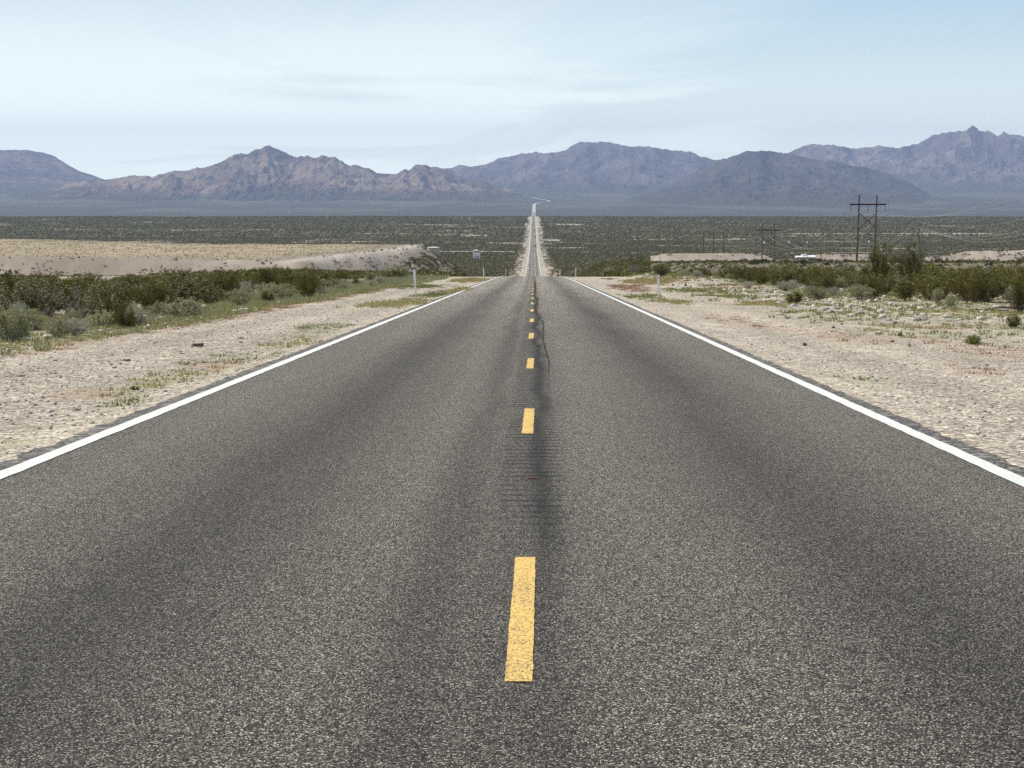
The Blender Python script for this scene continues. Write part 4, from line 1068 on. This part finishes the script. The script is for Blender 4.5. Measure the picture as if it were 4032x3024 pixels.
marker(1637, 1160, 100, 'nearest white marker post left of the road, with a torn black cap', -0.06, True)
marker(2592, 1176, 94, 'nearest white marker post right of the road', 0.0)
marker(2267, 1091, 37, 'second white marker post right of the road, at the crest', 0.0)
def marker_far(px, ytop, Y, label, h=1.25):
    p = at(px, ytop, Y); r = empty('marker_post', (p[0], Y, gz(p[0], Y))); hh = p[2] - gz(p[0], Y)
    b = MB(); b.box((0, 0, hh / 2 - 0.1), (0.11, 0.04, hh + 0.2), top=1.0); b.build('post', M['white'], r, 0.008)
    c = MB(); c.box((0, -0.024, hh - 0.14), (0.08, 0.006, 0.12)); c.build('reflector', M['refl'], r)
    tag(r, label, 'marker post', 'roadside marker posts')
marker_far(1904, 1053, 244, 'second white marker post left of the road, at the crest')
marker_far(1991, 1058, 420, 'small faint marker post left of the road, partly hidden by the crest')
marker_far(2205, 1062, 430, 'small faint marker post right of the road, partly hidden by the crest')
# object marker sign and road sign beyond the crest
def sign(px, ytop, ybot, wpx, Y, mat, mat2, name, label, back=False):
    p = at(px, (ytop + ybot) / 2, Y); g0 = gz(p[0], Y); hgt = (ybot - ytop) / FPX * Y; w = wpx / FPX * Y
    r = empty(name, (p[0], Y, g0)); zc = p[2] - g0
    b = MB(); b.box((0, 0, zc), (w, 0.03, hgt)); b.build('sign_plate', mat, r, 0.01)
    if mat2:
        d = MB(); 
        for k in (-1, 0, 1):
            zc2 = zc + k * hgt * 0.3; q = w * 0.48; hh = hgt * 0.07
            d.add([(-q, -0.018, zc2 - hh - w * .25), (-q, -0.018, zc2 + hh - w * .25), (q, -0.018, zc2 + hh + w * .25), (q, -0.018, zc2 - hh + w * .25)], [(0, 3, 2, 1)])
        d.build('black_stripes', mat2, r)
    t = MB(); t.box((0, 0.045, (zc + hgt / 2 - 0.6) / 2), (0.09, 0.05, zc + hgt / 2 + 0.55)); t.build('sign_post', M['greywall'], r)
    tag(r, label, 'sign')
sign(2175.5, 1063, 1079, 7, 600, M['yellowsign'], M['dark'], 'road_sign', 'small yellow and black hazard sign right of the road beyond the crest')
sign(2149, 1008, 1013, 7, 1230, M['greywall'], None, 'road_sign', 'tiny dark sign plate seen from behind, right of the far road')

# ------------------------------------------------------------------ power line
def base_pt(px, py, Y):
    p = at(px, py, Y); return p[0], Y, gz(p[0], Y), p[2]
def insulator(b, x, z, l):
    b.tube((x, 0, z), (x, 0, z - 0.25), 0.03, 0.03, 6)
    n = 7
    for k in range(n):
        zz = z - 0.25 - (l - 0.35) * k / n
        b.tube((x, 0, zz), (x, 0, zz - 0.07), 0.16, 0.10, 8); b.tube((x, 0, zz - 0.06), (x, 0, zz - (l - 0.3) / n), 0.04, 0.04, 6)
def hframe(pxs, ytop, arm, ay, Y, label, xb, rad, ins_l):
    xl, yy, zl, _ = base_pt(pxs[0], ytop, Y); xr, _, zr, top = base_pt(pxs[1], ytop, Y)
    cx = (xl + xr) / 2; g0 = min(zl, zr); r = empty('power_pole', (cx, Y, g0))
    H_ = top - g0; hw = (xr - xl) / 2; sp = 0.25 / 18
    for s_ in (-1, 1):
        b = MB(); x0 = s_ * hw - 0.55 * (Y < 700) ; b.tube((x0, 0, -1.2), (s_ * hw, 0, H_), rad * 1.25, rad * 0.85, 12)
        b.lathe([(rad * 0.9, 0), (rad * 0.9, 0.08), (0.02, 0.28)], (s_ * hw, 0, H_ - 0.02), 12)
        b.build('pole', M['wood'], r)
    p = at(arm[0], ay, Y); q = at(arm[1], ay, Y); az = p[2] - g0
    b = MB(); b.box(((p[0] + q[0]) / 2 - cx, -rad - 0.13, az), (q[0] - p[0], 0.26, 0.40)); b.build('crossarm', M['rust'], r, 0.03)
    ends = [p[0] - cx + 0.25, 0.0 + (p[0] + q[0]) / 2 - cx, q[0] - cx - 0.25]; out_ = []
    for e in ends:
        b = MB(); insulator(b, e, az - 0.2, ins_l); ob = b.build('insulator', M['glass'], r); ob.location = (0, -rad - 0.13, 0)
        out_.append(Vector((cx + e, Y - rad - 0.13, g0 + az - 0.2 - ins_l)))
    z1_ = at(0, xb[0], Y)[2] - g0; z2_ = at(0, xb[1], Y)[2] - g0
    for s_ in (-1, 1):
        b = MB(); off = 0.17 * s_; 
        b.tube((-s_ * (hw + .2 * (s_ > 0) * 0), rad * 0.6 + off * 0.5, z1_), (s_ * (hw - 0.2), rad * 0.6 + off * 0.5, z2_), 0.11, 0.11, 8)
        b.build('brace', M['rust'], r)
    b = MB(); b.tube((-hw, 0, H_ - 0.35), (hw, 0, H_ - 0.35), 0.02, 0.02, 5); b.build('tie_wire', M['wire'], r)
    tag(r, label, 'power pole', 'twin pole power line frames'); return out_
e1 = hframe((3384, 3453), 769, (3346, 3489), 805, 585, 'large twin pole wooden frame of the power line, nearest to us', (838, 897), 0.24, 1.75)
e2 = hframe((3001.4, 3049.6), 882, (2976, 3074.5), 906, 854, 'smaller twin pole wooden frame of the power line, left of the large one', (932, 968), 0.22, 1.9)
def single_pole(px, ytop, Y, rad, label, arm=None, name='power_pole', lamp=False, mat='wood', rz=0.0, extra=None):
    x, _, g0, top = base_pt(px, ytop, Y); h = top - g0
    r = empty(name, (x, Y, g0), rz)
    b = MB(); b.tube((0, 0, -0.8), (0, 0, h), rad * 1.35, rad * 0.95, 10); b.build('pole', M[mat], r)
    pts = []
    if arm:
        dz, ln = arm; b = MB(); b.box((0, -rad - 0.07, h - dz), (ln, 0.14, 0.16)); b.build('crossarm', M['wood2'], r)
        for e in (-ln / 2 + 0.1, 0.0 if dz > 0.5 else ln * 0.2, ln / 2 - 0.1):
            c = MB(); zt = h - dz + 0.08
            c.tube((e, -rad - 0.07, zt), (e, -rad - 0.07, zt + 0.12), 0.03, 0.03, 6); c.tube((e, -rad - 0.07, zt + 0.1), (e, -rad - 0.07, zt + 0.26), 0.08, 0.05, 8)
            c.build('insulator', M['glass'], r); pts.append(Vector((x + e, Y - rad - 0.07, g0 + zt + 0.26)))
    if lamp:
        c = MB(); c.tube((0, 0, h), (0, -0.5, h + 0.15), 0.05, 0.04, 6); c.build('lamp_arm', M['wood2'], r)
        c = MB(); c.lathe([(0.12, -0.25), (0.42, -0.2), (0.45, 0.0), (0.25, 0.3), (0.08, 0.36)], (0, -0.5, h + 0.15), 14); c.build('lamp_head', M['roofwhite'], r)
    tag(r, label, 'lamp post' if lamp else 'power pole'); return pts, Vector((x, Y, g0 + h))
tri = []
for q, (px, yt, lb) in enumerate([(2771, 913, 'leftmost of three tall bare poles standing in a row'), (2809.5, 914, 'middle one of three tall bare poles standing in a row'), (2849.5, 916, 'rightmost of three tall bare poles standing in a row')]):
    ps_, tp = single_pole(px, yt, 1090, 0.30, lb, name='power_pole', arm=(4.0, 2.2)); tri.append(ps_[1])
t1, t1t = single_pole(3619.7, 875, 654, 0.15, 'thin pole with one crossarm right of the large twin pole frame', (1.7, 3.2), mat='wood2')
t2, t2t = single_pole(3325, 930, 1080, 0.16, 'faint thin pole with a crossarm left of the large twin pole frame', (1.9, 3.3), mat='wood2')
single_pole(3336, 947, 1085, 0.14, 'faint bare pole close beside the thin pole with a crossarm', mat='wood2')
single_pole(2969, 992, 1000, 0.16, 'short pole with a crossarm left of the smaller twin pole frame', (0.4, 2.6), mat='wood2')
single_pole(2617, 977, 1150, 0.16, 'thin bare pole on the pale mound left of the three tall poles', (0.7, 1.6), mat='wood2')
single_pole(2664, 990, 1160, 0.16, 'thin pole with a short arm on the pale mound near the three tall poles', (1.6, 2.4), mat='wood2')
single_pole(2512, 944, 1320, 0.17, 'faint tall pole furthest left in the right-hand scrub', mat='wood2')
single_pole(2541, 972, 1300, 0.16, 'second faint pole from the left in the right-hand scrub', mat='wood2')
single_pole(2448, 1008, 1290, 0.15, 'very short faint pole beside the pale track right of the road', mat='wood2')
single_pole(3008.7, 957, 1020, 0.10, 'lamp post with white head behind the smaller twin pole frame', lamp=True, name='lamp_post', mat='greywall')
single_pole(3106.5, 955, 1060, 0.10, 'lamp post with white head left of the white roofed building', lamp=True, name='lamp_post', mat='greywall')
single_pole(3178, 955, 1085, 0.10, 'lamp post with white head behind the white roofed building', lamp=True, name='lamp_post', mat='greywall')
single_pole(3421, 952, 1045, 0.10, 'lamp post with white head between the legs of the large twin pole frame', lamp=True, name='lamp_post', mat='greywall')
single_pole(3115, 1000, 1090, 0.07, 'thin short post left of the white roofed building', name='utility_post', mat='wood2')
for px, yt, Y, lb in [(1758, 990, 1120, 'thick grey pole, nearest of the poles by the tan tanks'), (1762, 968, 1420, 'faint pole behind the thick grey pole by the tanks'), (1779, 966, 1500, 'faint pole right of the larger tan tank'),
                      (1809.6, 986, 1380, 'short pole midway between the tan tanks and the white tank'), (1843.5, 969, 1500, 'tall faint pole just left of the white tank'), (1826, 985, 1560, 'thin faint pole among the poles left of the white tank')]:
    single_pole(px, yt, Y, 0.2 if px == 1758 else 0.13, lb, mat='greywall' if px == 1758 else 'wood2')
def wire(p, q, sag, label, r0=0.022, n=28):
    b = MB(); pts = []
    for k in range(n + 1):
        t = k / n; v = p.lerp(q, t); v.z -= sag * 4 * t * (1 - t); pts.append(v)
    b.path(pts, [r0] * (n + 1), 4)
    o = b.build('power_wire', M['wire']); tag(o, label, 'wire', 'power line wires'); return o
off = [Vector(at(4500, q, 400)) for q in (345, 540, 650)]
order = ['left', 'middle', 'right']
for k in range(3):
    tgt = off[2 - k] if False else off[k]
    wire(e1[2 - k], tgt, (9, 6, 4.5)[k], f'{["topmost", "middle", "lowest"][k]} of three pale wires rising right from the large twin pole frame')
    wire(e2[k], e1[k], 7.5, f'wire sagging between the two twin pole frames, hung from the {order[k]} insulators')
    wire(tri[k], e2[k], 4.0, f'wire sagging between the {order[k]} tall bare pole and the smaller twin pole frame', 0.03)
offt = [Vector(at(4250, 830 + 26 * k, 430)) for k in range(3)]
for k in range(3):
    wire(t1[k], offt[k], 4.0, f'{["uppermost", "middle", "lowest"][k]} of the thin faint wires right of the crossarm pole', 0.022)
wire(t1t, Vector(at(4250, 790, 430)), 3.0, 'faint wire rising right from the very top of the crossarm pole', 0.022)
wire(t2t, t1t, 5.0, 'faint wire between the tops of the two crossarm poles', 0.022)
wire(t2[1], t1[1], 5.0, 'faint lower wire between the crossarms of the two crossarm poles', 0.022)

# ------------------------------------------------------------------ buildings and tanks
p = at(3132.7, 1029, 1100); q = at(3208.7, 1029, 1100)
W = q[0] - p[0]; bx = (p[0] + q[0]) / 2; g0 = gz(bx, 1100) ; zt = at(0, 1002, 1100)[2] - g0
b_ = empty('shed', (bx, 1100, g0))
m = MB(); m.box((W * 0.14, 0, zt * 0.30), (W * 0.68, 6.0, zt * 0.75)); m.build('tan_wall', M['tan'], b_)
m = MB(); m.box((-W * 0.36, 0.6, zt * 0.27), (W * 0.26, 4.4, zt * 0.68)); m.build('grey_wall', M['greywall'], b_)
m = MB(); y_ = 3.4
m.prism([(-y_, zt * 0.68), (y_, zt * 0.68), (y_, zt * 0.78), (0, zt * 0.92), (-y_, zt * 0.78)], -W * 0.22, W * 0.50); m.build('roof', M['roofwhite'], b_)
m = MB(); m.prism([(-2.4, zt * 0.64), (3.0, zt * 0.64), (3.0, zt * 0.84), (-2.4, zt * 0.76)], -W * 0.50, -W * 0.225); m.build('side_roof', M['roofwhite'], b_)
m = MB(); m.box((-W * 0.06, 0, zt * 0.96), (W * 0.28, 3.6, zt * 0.16), top=0.85); m.build('raised_roof', M['roofwhite'], b_, 0.05)
m = MB(); m.box((W * 0.28, -3.03, zt * 0.22), (1.0, 0.05, zt * 0.5)); m.build('door', M['greywall'], b_)
m = MB(); m.box((-W * 0.02, -3.03, zt * 0.38), (1.3, 0.05, 0.8)); m.build('window', M['dark'], b_)
tag(b_, 'low tan shed with bright white metal roofs among the right-hand mounds', 'building')
def tank(pxl, pxr, ytop, Y, wall, roofm, label, name='tank', dome=0.06):
    a = at(pxl, ytop, Y); b = at(pxr, ytop, Y); r = (b[0] - a[0]) / 2; x = (a[0] + b[0]) / 2
    g0 = gz(x, Y); h = a[2] - g0; t = empty(name, (x, Y, g0))
    m = MB(); m.lathe([(r, -0.5), (r, h - r * dome)], n=40); m.build('shell', wall, t, smooth=False)
    m = MB(); m.lathe([(r * 1.015, h - r * dome), (r * 1.015, h - r * dome + 0.12), (r * 0.55, h + r * 0.02), (0.3, h + r * 0.05)], n=40); m.build('roof', roofm, t)
    m = MB()
    for s_ in (-0.25, 0.25): m.tube((s_, -r - 0.15, 0), (s_, -r - 0.15, h), 0.04, 0.04, 5)
    for k in range(int(h / 0.4)): m.tube((-0.25, -r - 0.15, 0.3 + 0.4 * k), (0.25, -r - 0.15, 0.3 + 0.4 * k), 0.025, 0.025, 4)
    m.build('ladder', M['tan'], t)
    m = MB(); m.lathe([(0.4, 0), (0.4, 0.3), (0.1, 0.4)], (r * 0.3, 0, h), 10); m.build('hatch', roofm, t)
    tag(t, label, 'tank'); return x, g0, h, r
tank(1682, 1731, 973, 1550, M['tan'], M['roofwhite'], 'wide tan water tank with a pale roof at the end of the left plateau')
tank(1650, 1668, 965, 1550, M['tan'], M['roofwhite'], 'narrow tan tank peeking over the left plateau edge')
x, g0, h, r = tank(1862, 1886, 985, 1520, M['pinkwall'], M['roofwhite'], 'round pinkish tank with white side behind the little white hut', dome=0.12)
a = at(1867, 997, 1500); b = at(1890, 997, 1500); w = b[0] - a[0]; xc = (a[0] + b[0]) / 2; g1 = gz(xc, 1500); h1 = a[2] - g1
hu = empty('hut', (xc, 1500, g1))
m = MB(); m.box((0, 0, (h1 - 0.2) / 2 - 0.2), (w, 3.4, h1 - 0.2 + 0.4)); m.build('wall', M['white'], hu)
m = MB(); m.box((0, 0, h1 - 0.1), (w + 0.3, 3.8, 0.2)); m.build('roof', M['roofwhite'], hu)
m = MB(); m.box((w * 0.2, -1.73, 1.0), (0.9, 0.06, 2.0)); m.build('door', M['greywall'], hu)
m = MB(); m.box((-w * 0.25, -1.73, 1.5), (0.8, 0.06, 0.7)); m.build('window', M['dark'], hu)
tag(hu, 'little white hut in front of the pinkish tank left of the far road', 'hut')

# ------------------------------------------------------------------ cars far down the road
def car(px, py, X, col, label, Y, away=True, kind='car'):
    r = empty('parked_car' if False else 'car', (X, Y, float(Rz(Y)) + 0.02 + 2.2e-5 * (Y - 150)), 0 if away else math.pi)
    big = 1.25 if kind == 'truck' else 1.0
    pr = [(-2.2, .35), (2.15, .35), (2.25, .62), (2.15, .82), (1.2, .98), (-1.6, 1.02), (-2.2, .95), (-2.28, .6)]
    m = MB(); m.prism([(a, b * big) for a, b in pr], -0.9, 0.9); m.build('body', col, r, 0.06)
    m = MB(); m.prism([(a, b * big) for a, b in [(-1.95, 0.98), (1.15, 0.96), (0.45, 1.42), (-1.5, 1.46)]], -0.76, 0.76); m.build('window', M['dark'], r, 0.04)
    m = MB(); m.prism([(a, b * big) for a, b in [(-1.5, 1.44), (0.4, 1.41), (0.2, 1.5), (-1.3, 1.52)]], -0.74, 0.74); m.build('roof', col, r, 0.02)
    for sx in (-0.82, 0.82):
        for sy in (-1.4, 1.4):
            w_ = MB(); w_.tube((sx - 0.11, sy, 0.34), (sx + 0.11, sy, 0.34), 0.34, 0.34, 16); wh = w_.build('wheel', M['dark'], r)
            w_ = MB(); w_.tube((sx - 0.12, sy, 0.34), (sx + 0.12, sy, 0.34), 0.19, 0.19, 12); w_.build('rim', M['refl'], wh)
    for sx in (-0.65, 0.65):
        m = MB(); m.box((sx, -2.27, 0.78 * big), (0.34, 0.06, 0.16)); m.build('tail_lamp', M['tail'], r)
        m = MB(); m.box((sx, 2.22, 0.70 * big), (0.36, 0.06, 0.16)); m.build('headlight', M['refl'], r)
    tag(r, label, 'car', 'cars far down the road')
M['tail'] = simple('red_lamp_glass', (0.35, 0.02, 0.02), 0.3)
M['cblack'] = simple('black_car_paint', (0.012, 0.013, 0.02), 0.3); M['cwhite'] = simple('white_car_paint', (0.75, 0.76, 0.78), 0.3, 0.03)
M['cgrey'] = simple('grey_car_paint', (0.14, 0.15, 0.18), 0.3); M['cblue'] = simple('blue_car_paint', (0.03, 0.05, 0.12), 0.3)
car(0, 0, 1.75, M['cblack'], 'black car nearest to us on the far road', 2080)
car(0, 0, 1.75, M['cgrey'], 'silver grey car second nearest on the far road', 2580)
car(0, 0, 1.75, M['cblue'], 'dark blue car in the middle of the queue on the far road', 3020)
car(0, 0, -1.85, M['cwhite'], 'white car coming towards us far down the road', 3200, False)
car(0, 0, -1.85, M['cblack'], 'farthest car, a dark one behind the white car', 3420, False)

# ------------------------------------------------------------------ haze
hz = MB(); hz.box((0, 16500, 330), (40000, 35000, 1160))
h = hz.build('haze', None if False else bpy.data.materials.new('haze'))
hm = h.data.materials[0]; hm.use_nodes = True; t = hm.node_tree; t.nodes.clear()
o_ = t.nodes.new('ShaderNodeOutputMaterial'); v_ = t.nodes.new('ShaderNodeVolumePrincipled')
v_.inputs['Color'].default_value = (0.55, 0.69, 1.0, 1); v_.inputs['Density'].default_value = 3.4e-5; v_.inputs['Anisotropy'].default_value = 0.1
t.links.new(v_.outputs[0], o_.inputs['Volume'])
tag(h, 'thin pale blue haze over the valley', kind='stuff')
print('creosotes', a1, a2, 'verts', sum(len(m_.vertices) for m_ in bpy.data.meshes))
